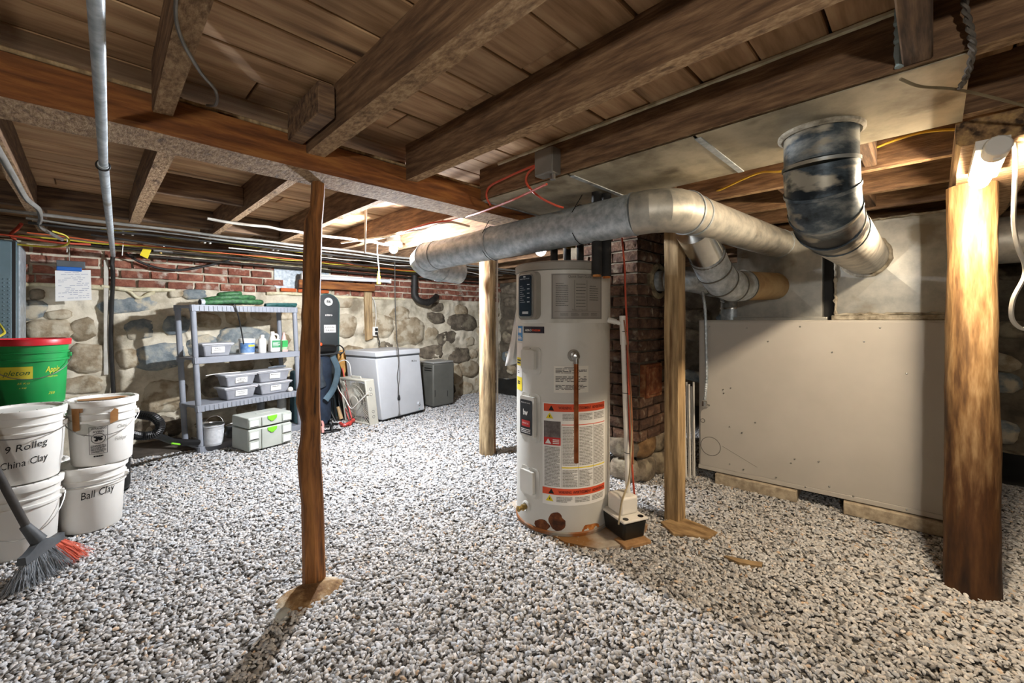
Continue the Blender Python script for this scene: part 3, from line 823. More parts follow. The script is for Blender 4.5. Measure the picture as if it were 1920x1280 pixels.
# data label and the large warning label
d_ = Patch(1040, 1098, 688, 738, .0012); do = d_.sheet('data_label', M_cream)
m = MB()
for a, b in ((.1, .3), (.4, .62), (.72, .92)): print_lines(m, d_.up(.0008), .05*d_.w, .95*d_.w, a*d_.h, b*d_.h, 4, .5)
rectf(m, d_.up(.0008), .3*d_.w, .7*d_.w, .94*d_.h, .96*d_.h, 2); m.build('label_print', M_grey_ink, do)
W = Patch(1021, 1128, 757, 948, .0012); wo = W.sheet('warning_label', M_paper)
def wl(a, x, y): return (a*1)
def sub(x0, x1, y0, y1, mt, nm, e=.0006): return W.sheet(nm, mt, wo, x0, x1, y0, y1, e)
sub(.02, .985, .915, .99, M_red, 'red_band'); sub(.0, .985, .1, .165, M_red, 'red_band')
for yy in (.94, .118):
    m = MB(); put_text(m, 'WARNING  AVERTISSEMENT  ADVERTENCIA', .022, W.up(.0013), bold=.015, dx=.6*W.w, dy=yy*W.h, width=.74*W.w)
    m.build('label_print', mat('dark_red_ink', '#5a1c10', rough=.7), wo)
for yy in (.845, .035):
    m = MB(); m.add([W.up(.0012)(x*W.w, y*W.h) for x, y in ((.05, yy), (.16, yy), (.105, yy+.058))], [(0, 1, 2)]); m.build('hazard_triangle', M_yel, wo)
sub(.27, .985, .365, .375, M_yel, 'yellow_rule')
for yy in (.845, .035):
    m = MB(); m.add([W.up(.0018)(x*W.w, y*W.h) for x, y in ((.1, yy+.04), (.117, yy+.028), (.11, yy+.026), (.115, yy+.008), (.095, yy+.024), (.104, yy+.026))], [(0, 1, 2, 3, 4, 5)]); m.build('hazard_mark', M_ink, wo)
for yy in (.925, .11):
    m = MB(); m.add([W.up(.0018)(x*W.w, y*W.h) for x, y in ((.09, yy), (.17, yy), (.13, yy+.05))], [(0, 1, 2)]); m.build('hazard_mark', M_ink, wo)
sub(.27, .985, .785, .792, M_red, 'red_rule')
sub(.02, .26, .66, .82, mat('photo_dark', '#4c4543', '#7a7270', scale=24, rough=.6), 'label_photo'); sub(.02, .26, .585, .66, M_red2, 'danger_panel')
m = MB(); m.add([W.up(.0016)(x*W.w, y*W.h) for x, y in ((.04, .598), (.13, .598), (.085, .648))], [(0, 1, 2)])
for i in range(3): rectf(m, W.up(.0016), .15*W.w, .24*W.w, (.6+.017*i)*W.h, (.608+.017*i)*W.h, 1)
m.build('danger_print', M_paper, wo)
m = MB()
for c in range(3):
    x0 = .285+c*.235
    print_lines(m, W.up(.001), x0*W.w, (x0+.205)*W.w, .83*W.h, .9*W.h, 5, .5)
    print_lines(m, W.up(.001), x0*W.w, (x0+.205)*W.w, .39*W.h, .77*W.h, 26, .5)
    print_lines(m, W.up(.001), x0*W.w, (x0+.205)*W.w, .18*W.h, .35*W.h, 12, .5)
    print_lines(m, W.up(.001), (.2+c*.26)*W.w, (.42+c*.26)*W.w, .03*W.h, .085*W.h, 4, .5)
print_lines(m, W.up(.001), .03*W.w, .25*W.w, .18*W.h, .57*W.h, 28, .5)
for x in (.27, .505, .74): rectf(m, W.up(.001), x*W.w, (x+.004)*W.w, .18*W.h, .79*W.h, 1)
m.build('label_print', M_soft_ink, wo)
# relief valve with copper pipe
th = hth(1073); dv = Vector((math.cos(AC+th), math.sin(AC+th), 0)); zc = hzz(668, th)
VM = Matrix.Translation(dv*HR+Vector((0, 0, zc))) @ dv.to_track_quat('Z', 'Y').to_matrix().to_4x4()
rv = MB().lathe([(.034, -.004), (.034, .004), (.028, .008), (.01, .008)], 20, M=VM).build('valve_plate', M_tank2, wh)
MB().lathe([(.022, .006), (.024, .012), (.024, .03), (.014, .034), (.014, .06), (.018, .062), (.018, .075), (.004, .08)], 14, M=VM).build('relief_valve', M_steel, wh)
pt = dv*(HR+.062)+Vector((0, 0, zc)); zb = EYE+(HY-868)/F*(HD-HR-.05)
M_copper = mat('copper', '#7c4426', '#96562f', '#a8683e', scale=12, rough=.38, metal=.8)
MB().tube([pt+Vector((0, 0, -.015)), Vector((pt.x, pt.y, zb))], .0125, 12).build('copper_pipe', M_copper, wh)
MB().tube([pt, pt+Vector((0, 0, -.04))], .016, 10).build('pipe_fitting', M_steel, wh)
# drain valve
th = hth(991); dv = Vector((math.cos(AC+th), math.sin(AC+th), 0)); zc = .115
VM = Matrix.Translation(dv*HR+Vector((0, 0, zc))) @ dv.to_track_quat('Z', 'Y').to_matrix().to_4x4()
M_brass = mat('brass', '#8d7440', '#b0965c', scale=12, rough=.4, metal=.8)
dr = MB().lathe([(.034, -.003), (.034, .004), (.024, .008), (.02, .002)], 18, M=VM).build('drain_plate', M_tank, wh)
MB().lathe([(.014, 0), (.014, .02), (.018, .022), (.018, .03), (.011, .032), (.012, .05), (.016, .051), (.016, .06), (.01, .061)], 12, M=VM).build('drain_valve', M_brass, wh)
# rust at the foot
def blob(x0, x1, y0, y1, seed, mt, nm):
    p = Patch(x0, x1, y0, y1, .001); pts = []
    for k in range(26):
        a = 2*math.pi*k/26; s = .8+.32*nz((math.cos(a)*1.2+seed, math.sin(a)*1.2, seed))+.1*nz((math.cos(a)*5+seed, math.sin(a)*5, seed))
        pts.append((max(0, min(1, .5+.5*s*math.cos(a))), max(0, min(1, .5+.5*s*math.sin(a)))))
    m = MB(); c = [(.5, .5)]
    m.add([p.fn(x*p.w, y*p.h) for x, y in c+pts], [(0, i+1, (i+1) % 26+1) for i in range(26)])
    m.build(nm, mt, wh)
blob(1028, 1062, 962, 1002, 2.3, M_rustp, 'rust_patch'); blob(1004, 1036, 976, 1000, 5.1, M_rustp, 'rust_patch'); blob(1084, 1120, 978, 1004, 9.2, M_rusto, 'rust_patch')
# insulated pipes above and in front of the cap
M_pipefoam = mat('pipe_insulation', '#1d1c1b', '#2b2a29', scale=12, rough=.8)
def P3(px, py, D): return at_D(px, py, D)
for px, py0, D, r in ((1119, 517, 2.24, .027), (1137, 520, 2.27, .026)):
    a = P3(px, py0, D); MB().tube([a, Vector((a.x, a.y, JZ-.004))], r, 12).build('insulated_pipe', M_pipefoam, wh, world=True)
    MB().tube([a-Vector((0, 0, .01)), a], r*.8, 10).build('pipe_end', M_rusto, wh, world=True)
for px, D in ((1039, 2.6), (1088, 2.62), (1064, 2.75)):
    a = P3(px, 485, D); MB().tube([Vector((a.x, a.y, 1.53)), Vector((a.x, a.y, 1.66)), Vector((a.x+.03, a.y+.03, 1.72)), Vector((a.x+.1, a.y+.12, 1.74))], .023, 10).build('insulated_pipe', M_pipefoam, wh, world=True)
a, b = P3(1020, 463, 2.7), P3(1100, 452, 2.7)
MB().tube([a, b], .012, 8).build('header_pipe', M_pipefoam, wh, world=True)
m = MB(); c = P3(1066, 462, 2.66); m.sphere(tuple(c), .024, 10, 6); m.tube([c-Vector((.03, -.03, 0)), c+Vector((.03, -.03, 0))], .016, 8); m.build('brass_valve', M_brass, wh, world=True)
# slab under the heater
sl = [at_z(*p, 0) for p in ((925, 965), (960, 948), (1000, 985), (1060, 1018), (1120, 1030), (1200, 1018), (1215, 985), (1150, 935), (1050, 905), (985, 925))]
MB().prism([(p.x, p.y) for p in sl], -.02, .006).build('concrete_slab', mat('slab', '#9a8f80', '#b8aea0', scale=8, rough=.95, bump=.4, spot='#8a6236', spotscale=3, spotlo=.48, spothi=.6), label='thin stained concrete slab under the water heater', cat='slab', smooth=0)
wh.location.z = .006
# white cloth hanging beside the tank
cl = MB(); vs = []; fs = []
rowsC = ((580, 968, 975), (590, 966, 975), (610, 963, 975), (640, 958, 974), (670, 951, 973), (686, 948, 973))
for i, (py, xl, xr) in enumerate(rowsC):
    for j in range(5):
        px = xl+(xr-xl)*j/4
        vs.append(at_D(px, py-(j*1.5 if i == len(rowsC)-1 else 0), 2.66+.02*math.sin(j*1.9+i*.4)))
for i in range(len(rowsC)-1):
    for j in range(4): fs.append((i*5+j, i*5+j+1, (i+1)*5+j+1, (i+1)*5+j))
cl.add(vs, fs); o = cl.build('rag', mat('white_cloth', '#c9c9c6', '#dcdcda', scale=6, rough=.9), label='white rag hanging off the left side of the water heater', cat='rag', smooth=60)
md = o.modifiers.new('thick', 'SOLIDIFY'); md.thickness = .004
# ---- condensate pump
pb = at_z(1170, 1030, 0); fp, rp = camdir(1172)
pc = at_z(1170, 1016, 0)+fp*.09
pump = thing('condensate_pump', 'small white and black condensate pump at the foot of the water heater', 'pump', (pc.x, pc.y, .012), math.atan2(rp.y, rp.x)+math.radians(38))
MB().box((0, 0, .05), (.155, .2, .1), taper=.88).build('reservoir', mat('pump_black', '#191a19', '#26241f', scale=8, rough=.3), pump, bevel=.012)
MB().box((0, 0, .106), (.165, .21, .014)).build('rim', M_white, pump, bevel=.006)
mo = MB().box((.005, .02, .16), (.12, .125, .1)).build('motor_cover', M_white, pump, bevel=.014)
m = MB()
for i in range(6): m.box((.066, -.01+i*.012, .17), (.002, .005, .045))
m.build('vent_slot', M_black, mo)
for x, y_ in ((-.05, -.078), (.05, -.078)):
    MB().lathe([(.016, .112), (.016, .1145), (.001, .1145)], 14, (x, y_, 0)).build('port', M_black, pump)
bk = at_z(1165, 1036, 0)
MB().box((0, 0, .006), (.17, .1, .02), Matrix.Translation((pc.x-.0, pc.y-.02, .0)) @ Matrix.Rotation(pump.rotation_euler.z, 4, 'Z') @ Matrix.Translation((-.02, -.07, 0))).build('brick_paver', mat('paver', '#8d6a45', '#b08a60', scale=14, rough=.9, bump=.4), label='tan flat brick under the condensate pump', cat='brick', bevel=.004)
# pvc riser and cables
pv = thing('drain_pipe', 'white plastic drain pipe with tee running down to the condensate pump', 'pipe', at_D(1178, 940, 2.40))
A, B = at_D(1167, 592, 2.44), at_D(1178, 936, 2.39)
B.z = max(B.z, .17)
MB().tube([A, B], .0135, 14).build('riser', M_white, pv, world=True)
T = A+(B-A)*.03
MB().tube([A+(A-B).normalized()*.0, A+(B-A)*.16], .018, 14).build('tee', M_white, pv, world=True)
e = Vector((HX, HYy, 0))+Vector((math.cos(AC+1.35), math.sin(AC+1.35), 0))*(HR+.002)
hp = A+(B-A)*.045
hl = at_D(1143, 600, 2.46)
MB().tube([hl, Vector((hp.x, hp.y, hp.z))], .0125, 12).build('branch', M_white, pv, world=True)
MB().tube([hl-(hp-hl).normalized()*.01, hl+(hp-hl)*.5], .0165, 12).build('coupling', M_white, pv, world=True)
for py in (622, 738, 849):
    c = A+(B-A)*((py-592)/344)
    MB().tube([c+Vector((math.cos(a)*.019+.006*rp.x, math.sin(a)*.019+.006*rp.y, 0)) for a in np.linspace(0, 2*math.pi, 13)[:-1]], .002, 5, close=True).build('tie', M_black, pv, world=True)
M_redw = mat('red_cable', '#b8412a', '#c9573c', scale=10, rough=.5)
M_orw = mat('orange_cable', '#c4572e', '#d86f42', scale=10, rough=.5)
def wire(name, pts, r, mt, label, cat='cable', group=None, n=6, k=7):
    return MB().tube(spl(pts, k), r, n).build(name, mt, label=label, cat=cat, group=group, smooth=60)
wire('red_cable', [at_D(x, y, d) for x, y, d in ((1166, 445, 2.5), (1171, 500, 2.47), (1173, 560, 2.45), (1176, 620, 2.425), (1178, 700, 2.41), (1181, 800, 2.40), (1184, 860, 2.40), (1191, 945, 2.42))], .0055, M_redw, 'red cable running down beside the white drain pipe')
wire('clear_tube', [at_D(x, y, d) for x, y, d in ((1180, 740, 2.395), (1184, 800, 2.385), (1183, 845, 2.37), (1179, 900, 2.35), (1166, 940, 2.3), (1160, 983, 2.27))], .005, mat('clear_tube', '#a89878', '#c0b190', scale=8, rough=.3), 'thin yellowed clear tube from the drain pipe into the condensate pump', 'tube')
wire('red_cable', [at_D(x, y, d) for x, y, d in ((1170, 600, 2.42), (1178, 660, 2.40), (1183, 740, 2.385), (1186, 820, 2.385), (1187, 870, 2.39))], .004, mat('copper_line', '#8a5a3a', '#a36e4a', scale=9, rough=.5), 'brown cable tied along the white drain pipe')
# ================================================================== FURNACE
FL, FRr = Vector((3.248, 1.253, 0)), Vector((3.357, -.038, 0))
fd = (FRr-FL).normalized()
furn = thing('furnace', 'long grey steel furnace cabinet with two tall sheet metal plenums', 'furnace', FL, math.atan2(fd.y, fd.x))
M_fur = mat('furnace_paint', '#b1ada6', '#bab6af', scale=2, rough=.45)
FW, FDp, FZ0, FZ1 = 1.44, .62, .085, 1.2
MB().bb(0, FW, .004, FDp, FZ0+.004, FZ1).build('cabinet', M_fur, furn, bevel=.006)
MB().bb(.012, FW-.012, -.002, .006, FZ0+.03, FZ1-.012).build('front_panel', M_fur, furn, bevel=.002)
MB().bb(-.002, FW+.002, -.004, .02, FZ0, FZ0+.03).build('bottom_rail', M_fur, furn, bevel=.003)
def fpx(px, py):      # pixel -> local coordinates on the furnace front
    I = wmat(furn).inverted(); a, b, c = ray(px, py)
    o = I @ Vector((0, 0, EYE)); d = (I.to_3x3() @ Vector((a, b, c)))
    k = (-.003-o.y)/d.y; return o+d*k
m = MB()
for px, py in ((1356, 730), (1370, 727), (1357, 737), (1368, 800), (1391, 811), (1416, 792), (1368, 870), (1394, 880), (1490, 860), (1483, 868), (1555, 912), (1455, 895), (1510, 913), (1535, 865), (1700, 700), (1620, 640), (1440, 640), (1560, 660), (1330, 612), (1500, 612), (1650, 614), (1400, 615), (1600, 930), (1700, 955)):
    p = fpx(px, py); MB().sphere((p.x, -.003, p.z), .0055, 6, 4).build('screw', M_steel, furn)
m = MB()
for px, py, r in ((1330, 836, .068), (1317, 788, .014)):
    p = fpx(px, py); p.x = max(p.x, r+.016)
    MB().tube([(p.x+r*math.cos(a), -.0028, p.z+r*math.sin(a)) for a in np.linspace(0, 2*math.pi, 33)[:-1]], .0016, 4, close=True).build('knockout', mat('groove', '#4a4641', rough=.8), furn)
a, b = fpx(1354, 836), fpx(1420, 876)
MB().tube([(a.x, -.0025, a.z), (b.x, -.0025, b.z)], .0012, 4).build('scratch', mat('scratch', '#7d776e', rough=.7), furn)
# plenums on the cabinet (front planes at X = 3.5)
M_plen = mat('plenum_metal', '#a5a6a2', '#b6b6b0', '#c3c2ba', scale=10, detail=5, rough=.42, metal=.6, spot='#968f80', spotscale=3)
M_mastic = mat('mastic', '#7d7565', '#a8a08f', '#c4bdad', scale=20, rough=.9, bump=.7)
def plenum(y0, y1, x0, z1, nm):
    o = MB().bb(x0, 3.98, y0, y1, FZ1, z1).build(nm, M_plen, furn, world=True, bevel=.004)
    zm = (FZ1+z1)/2; ym = (y0+y1)/2; d = .012
    m = MB(); v = [(x0-.001, y0+.01, FZ1+.03), (x0-.001, y1-.01, FZ1+.03), (x0-.001, y1-.01, z1-.02), (x0-.001, y0+.01, z1-.02), (x0-d, ym, zm)]
    m.add(v, [(0, 1, 4), (1, 2, 4), (2, 3, 4), (3, 0, 4)]); m.build('cross_break', M_plen, o, world=True, smooth=0)
    return o
sp = plenum(.53, 1.063, 3.5, 1.83, 'supply_plenum')
rp_ = plenum(-.06, .464, 3.5, 1.83, 'return_plenum')
m = MB(); m.bb(3.47, 3.5, .5, 1.08, 1.195, 1.222); m.build('plenum_flange', M_plen, furn, world=True, bevel=.003)
m = MB(); m.bb(3.47, 3.5, -.08, .48, 1.2, 1.232); m.build('plenum_flange', M_mastic, furn, world=True, bevel=.006)
for z_, y0, y1 in ((1.238, -.06, .46), (1.832, -.06, .46)):
    pts = [Vector((3.487, y0+(y1-y0)*i/24, z_+.008*nz((i*.9, z_*7, 0)))) for i in range(25)]
    MB().tube(pts, [.008+.006*nz((i*1.3, 2, z_)) for i in range(25)], 6).build('mastic_bead', M_mastic, furn, world=True)
pts = [Vector((3.49, .458+.006*nz((i*.9, 0, 4)), 1.23+.35*i/18)) for i in range(19)]
MB().tube(pts, [.008+.01*nz((i*1.3, 5, 1)) for i in range(19)], 6).build('mastic_bead', M_mastic, furn, world=True)
MB().bb(3.56, 3.9, .466, .528, 1.2, 1.8).build('gap_shade', M_black, furn, world=True)  # black block painted in for the shade between the plenums
# concrete pavers under the front
M_pav = mat('paver_concrete', '#8f8371', '#aa9d88', '#bdb19b', scale=22, detail=5, rough=.95, bump=.4)
for x0, x1, lab in ((.12, .62, 'concrete paver under the left part of the furnace front'), (.86, 1.36, 'concrete paver under the furnace front near the log post')):
    o = MB().bb(x0, x1, -.03, .2, 0, .078, wmat(furn)).build('concrete_paver', M_pav, label=lab, cat='paver', bevel=.006)
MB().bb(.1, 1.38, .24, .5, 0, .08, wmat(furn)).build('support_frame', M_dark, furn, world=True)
# hanging flexible conduit with connector
fc = thing('flexible_conduit', 'flexible metal conduit hanging in front of the furnace with an open connector', 'conduit', at_D(1323, 750, 3.1))
pts = spl([at_D(x, y, 3.12) for x, y in ((1313, 520), (1317, 545), (1322, 580), (1324, 640), (1325, 700), (1323, 735), (1321, 750))], 14)
MB().tube(pts, [.012*(1.0 if i % 2 else .84) for i in range(len(pts))], 8).build('hose', M_galv, fc, world=True, smooth=0)
e = at_D(1321, 752, 3.12)
m = MB(); m.tube([e, e-Vector((0, 0, .035))], .018, 8); m.tube([e+Vector((.0, .0, -.02)), e+Vector((.02, -.03, -.03))], .006, 6); m.build('connector', M_steel, fc, world=True)
# flue pipe to the chimney
fl = thing('flue_pipe', 'galvanised flue pipe running from the chimney thimble to the furnace', 'pipe', (3.3, 1.2, 1.2))
pth = spl([(CHX+.28, CHY-.02, 1.5), (CHX+.28, CHY-.12, 1.5), (CHX+.34, CHY-.23, 1.49), (3.3, 1.2, 1.46), (3.47, 1.14, 1.44), (3.55, 1.12, 1.38), (3.56, 1.12, 1.3), (3.56, 1.12, 1.202)], 5)
MB().tube(pth, .078, 18).build('pipe', M_galv, fl, world=True)
for i in (3, 8, 14, 20, 25, 30):
    if i+1 < len(pth): MB().tube([pth[i], pth[i]+(pth[i+1]-pth[i]).normalized()*.012], .083, 18).build('seam', M_steel, fl, world=True)
# leaning white strips between chimney and furnace
for i in range(7):
    b = at_z(1279+i*3.8, 899-i*.8, 0)+Vector((.02*(i % 2), 0, 0)); t = at_D(1274+i*4.4, 716+4*(i % 3), 3.24+.03*(i % 2))
    if i == 0: b = at_z(1282, 902, 0); t = at_D(1270, 800, 3.16)
    MB().tube([b, t], .0085, 4).build('metal_strip', mat('strip_white', '#cfccc4', '#dedcd6', scale=6, rough=.45), label='thin white strip in the bundle leaning between the chimney and the furnace', cat='strip', group='white strips leaning between chimney and furnace', smooth=0)
# ================================================================== ROUND DUCTS
def rings(o, pts, r, idx, w=.014, mt=None, dr=.004):
    for i in idx:
        p = pts[i]; t = (pts[min(i+1, len(pts)-1)]-pts[max(i-1, 0)]).normalized()
        MB().tube([p-t*w/2, p+t*w/2], r+dr, 28).build('seam', mt or M_galv, o, world=True)
R1 = .1
d1 = thing('round_duct', 'long galvanised round duct crossing in front of the water heater to the plenum', 'duct', (1.85, 1.7, 1.6))
Lp, Ep, Pp = Vector((1.755, 2.50, 1.665)), Vector((1.935, .885, 1.735)), Vector((3.502, .79, 1.752))
u, v_ = (Lp-Ep).normalized(), (Pp-Ep).normalized()
el = []
rad = .17
for k in range(5):
    a = k/4; el.append((Ep+u*rad)*(1-a)**2+Ep*2*a*(1-a)+(Ep+v_*rad)*a*a)
s1 = [Lp, Lp+(el[0]-Lp)*.42, Lp+(el[0]-Lp)*.42, el[0]]
m1 = (Lp+el[0])*.5
MB().tube([Lp, Lp+(el[0]-Lp)*.36], R1, 32).build('duct_section', M_galv, d1, world=True)
MB().tube([Lp+(el[0]-Lp)*.36, el[0]], R1+.003, 32).build('duct_section', M_galv, d1, world=True)
MB().tube(el, R1+.005, 32).build('elbow', M_bluegal, d1, world=True, smooth=15)
MB().tube([el[-1], Pp], R1, 32).build('duct_section', M_bluegal, d1, world=True)
rings(d1, [Lp, Lp+(el[0]-Lp)*.36, el[0]], R1+.003, (1, 2), .012)
rings(d1, el, R1+.006, (4,), .01); rings(d1, [el[-1], el[-1]+(Pp-el[-1])*.06, Pp-v_*.004], R1, (1, 2), .012)
le = [Lp, Vector((1.75, 2.62, 1.662)), Vector((1.785, 2.73, 1.648)), Vector((1.87, 2.80, 1.63)), Vector((2.0, 2.82, 1.615))]
MB().tube(le, R1+.004, 28).build('elbow', M_galv, d1, world=True, smooth=15)
MB().tube([le[-1], Vector((2.2, 2.83, 1.605))], R1, 28).build('duct_section', M_galv, d1, world=True)
rings(d1, le, R1+.004, (1, 4), .01)
# wire hangers
for t_ in (.36, .8):
    c = Lp+(el[0]-Lp)*t_
    MB().tube([c+Vector((.108*math.cos(a), 0, .108*math.sin(a))) for a in np.linspace(-2.6, -.5+math.pi, 14)]+[Vector((c.x, c.y, JZ-.004))], .0022, 5).build('hanger_wire', M_ink, d1, world=True)
d2 = thing('branch_duct', 'short bright branch duct bending from under the elbow into the plenum', 'duct', (2.9, .95, 1.3))
pb_ = [Vector(p) for p in ((3.502, .815, 1.445), (3.02, .885, 1.425), (2.9, .905, 1.418), (2.78, .93, 1.44), (2.69, .945, 1.5), (2.6, .955, 1.585), (2.33, .93, 1.70))]
M_tan = mat('tan_duct', '#9a7a50', '#b39465', '#c2a576', scale=6, rough=.5, metal=.35)
MB().tube(pb_[:2], .097, 28).build('duct_section', M_tan, d2, world=True)
MB().tube(pb_[1:6], .1, 28).build('elbow', M_galv, d2, world=True, smooth=15)
MB().tube(pb_[5:], .096, 28).build('duct_section', mat('chrome_duct', '#c4c8cc', '#d6d9dc', scale=10, rough=.22, metal=1), d2, world=True)
rings(d2, pb_, .1, (1, 2, 3, 4, 5), .008, mat('seam_dark', '#6a675f', rough=.5, metal=.4), dr=.004)
d3 = thing('return_duct', 'wide smoke-blackened duct dropping from the ceiling pan into the plenum', 'duct', (2.2, .3, 1.4))
M_smoke = mat('smoked_duct', '#20272d', '#56626b', '#a9adab', scale=2.6, detail=7, st=(1, 1, 2.2), rough=.42, metal=.45, bump=.1, lo=.43, hi=.6, spot='#a9a292', spotscale=3.4, spotlo=.56, spothi=.6)
pc_ = [Vector(p) for p in ((1.87, .29, 1.884), (1.87, .29, 1.76), (1.89, .29, 1.68), (1.96, .292, 1.62), (2.07, .295, 1.59), (2.25, .297, 1.588), (3.502, .31, 1.607))]
MB().tube(pc_[:2], .112, 32).build('duct_section', M_smoke, d3, world=True)
MB().tube(pc_[1:6], .114, 32).build('elbow', M_smoke, d3, world=True, smooth=15)
MB().tube(pc_[5:], .117, 32).build('duct_section', M_bluegal, d3, world=True)
rings(d3, pc_, .114, (1, 2, 3, 4, 5), .012, M_smoke, .004)
m = MB(); c = pc_[-1]
pts = [Vector((3.485+.006*nz((a*2, 1, 1)), c.y+.124*math.cos(a), c.z+.124*math.sin(a))) for a in np.linspace(0, 2*math.pi, 33)[:-1]]
MB().tube(pts, [.013+.009*nz((i*.8, 3, 3)) for i in range(32)], 7, close=True).build('mastic_ring', M_mastic, d3, world=True)
d4 = thing('side_duct', 'galvanised duct disappearing to the right behind the log post', 'duct', (3.8, -.5, 1.5))
MB().tube([(3.75, -.062, 1.66), (3.78, -1.6, 1.68)], .135, 28).build('duct_section', M_bluegal, d4, world=True)
# ================================================================== SHEET METAL PAN between two joists
pan = thing('duct_pan', 'sheet metal panning nailed under two joists around the blackened duct', 'sheet metal', (1.85, .8, 1.88))
M_pan = mat('pan_metal', '#8d8471', '#b0a68f', '#c6bca4', scale=4, detail=6, rough=.55, metal=.35, spot='#6f6350', spotscale=5, spotlo=.58, spothi=.72)
ys = (-.07, .62, 1.2, 1.82)
for a, b in zip(ys[:-1], ys[1:]):
    MB().bb(1.578, 2.105, a, b+.01, JZ-.0085, JZ-.0055).build('sheet', M_pan, pan, world=True)
    MB().bb(1.6, 2.1, b-.012, b+.012, JZ-.0125, JZ-.0085).build('drive_seam', M_galv, pan, world=True)
c = pc_[0]
MB().tube([Vector((c.x+.12*math.cos(a), c.y+.12*math.sin(a), JZ-.012)) for a in np.linspace(0, 2*math.pi, 29)[:-1]], [.012+.008*nz((i, 0, 0)) for i in range(28)], 6, close=True).build('mastic_ring', M_mastic, pan, world=True)
pts = [Vector((1.632, -1.0+2.8*i/60, CZ-.006+.003*nz((i, 0, 1)))) for i in range(61)]
fo = MB().tube([Vector((1.566, .07+1.6*i/50, CZ-.012+.004*nz((i, 0, 1)))) for i in range(51)], [.009+.004*nz((i*1.7, 0, 3)) for i in range(51)], 6).build('foam_bead', M_foam, ceiling, world=True)
MB().tube([Vector((1.560, .066+.006*nz((0, i, 2)), CZ-.01-.16*i/20)) for i in range(21)], [.011+.007*nz((i*1.3, 7, 3)) for i in range(21)], 6).build('foam_bead', mat('blue_foam', '#8fa3a4', '#b3c3c2', scale=12, rough=.9), ceiling, world=True)
# ================================================================== SHELVING UNIT
SL, SRt = at_z(378, 848), at_z(560, 805)
sdir = (SRt-SL).normalized(); SA = math.atan2(sdir.y, sdir.x); SW = .955; SD = .34
shelf = thing('shelving_unit', 'grey plastic four tier shelving unit against the stone wall', 'shelf', SL, SA)
SHR = Matrix(((1, 0, -.05, 0), (0, 1, 0, 0), (0, 0, 1, 0), (0, 0, 0, 1)))
M_grey = mat('grey_plastic', '#81858d', '#8d9199', scale=4, rough=.5)
TZ = (.05, .425, .86, 1.335)
for i, z in enumerate(TZ):
    s_ = MB().bb(-.02, SW+.02, -.015, SD, z-.022, z, SHR).build('tier', M_grey, shelf, bevel=.004)
    MB().bb(-.02, SW+.02, -.018, -.008, z-.055, z+.004, SHR).build('rim', M_grey, s_, bevel=.003)
    if i in (1, 3):
        m = MB()
        for k in range(24): m.bb(.04+k*(SW-.08)/23.5, .06+k*(SW-.08)/23.5, -.024, -.016, z-.05, z-.006, SHR)
        tag(m.build('rib', M_grey, s_), kind='stuff')
for x in (0, SW):
    for y_ in (.01, SD-.03):
        for z0, z1 in zip((0,)+TZ[:-1], TZ):
            MB().lathe([(.021, z0), (.024, z0+.02), (.024, z1-.05), (.03, z1-.048), (.03, z1+.004)], 10, (x, y_, 0), SHR).build('leg', M_grey, shelf)
def shx(px, z, y_=.1):           # local x on the shelf whose projection falls on pixel column px
    lo, hi = -.3, 1.4
    for _ in range(40):
        mid = (lo+hi)/2; p = wmat(shelf) @ SHR @ Vector((mid, y_, z))
        D = (p.x+p.y)/S2; q = CX+F*((p.x-p.y)/S2)/D
        if q < px: lo = mid
        else: hi = mid
    return lo
def spot(px, z, y_=.1): return wmat(shelf) @ SHR @ Vector((shx(px, z, y_), y_, z))
M_clear = mat('clear_tub', '#7f8187', '#989aa0', scale=4, rough=.35)
M_lid = mat('white_lid', '#b0b1b5', '#bfc0c4', scale=4, rough=.45)
def tote(px0, px1, z, y_, h, d, lab, txt, extra=None):
    a, b = shx(px0, z, y_-d/2), shx(px1, z, y_-d/2); W_ = (b-a)*.97
    p = wmat(shelf) @ SHR @ Vector(((a+b)/2, y_, z))
    t = thing('storage_tote', lab, 'storage box', p, SA, 'lidded tubs on the grey shelf')
    bd = MB().box((0, 0, h*.44), (W_*.9, d*.9, h*.88), taper=.84).build('tub', M_clear, t, bevel=.012)
    MB().box((0, 0, h*.93), (W_, d, h*.14)).build('lid', M_lid, t, bevel=.008)
    MB().box((0, -.0, h*.82), (W_*.95, d*.95, h*.05)).build('lip', M_lid, t, bevel=.004)
    lb = MB().quad((-.055, -d*.445, h*.28), (.055, -d*.445, h*.28), (.055, -d*.46, h*.72), (-.055, -d*.46, h*.72)).build('paper_label', M_paper, t)
    m = MB(); f = flat((0, -d*.464, h*.28), (1, 0, 0), (0, -.006/(h*.44), 1))
    for i, s in enumerate(txt): put_text(m, s, .018, f, shear=.2, dx=-.005, dy=h*.44*(.66-.3*i), width=.02+.008*len(s))
    m.build('handwriting', M_ink, lb)
    return t, p, W_
z2, z3 = TZ[2], TZ[1]
tote(378, 441, z2, .12, .125, .22, 'clear tub with white lid alone at the left of the middle shelf', ('Misc', 'tools'))
_, pB, _ = tote(420, 486, z3, .13, .125, .22, 'clear lidded tub at the bottom of the left stack on the lower shelf', ('Hardware', 'mixed'))
_, pC, wC = tote(421, 485, z3+.128, .13, .12, .21, 'clear lidded tub on top of the left stack on the lower shelf', ('Lights', 'hardware', 'hooks'))
tote(485, 550, z3, .15, .125, .22, 'clear lidded tub at the bottom of the right stack on the lower shelf', ('PHILIPS',))
tote(482, 549, z3+.128, .15, .125, .22, 'clear lidded tub on top of the right stack on the lower shelf', ('Electric',))
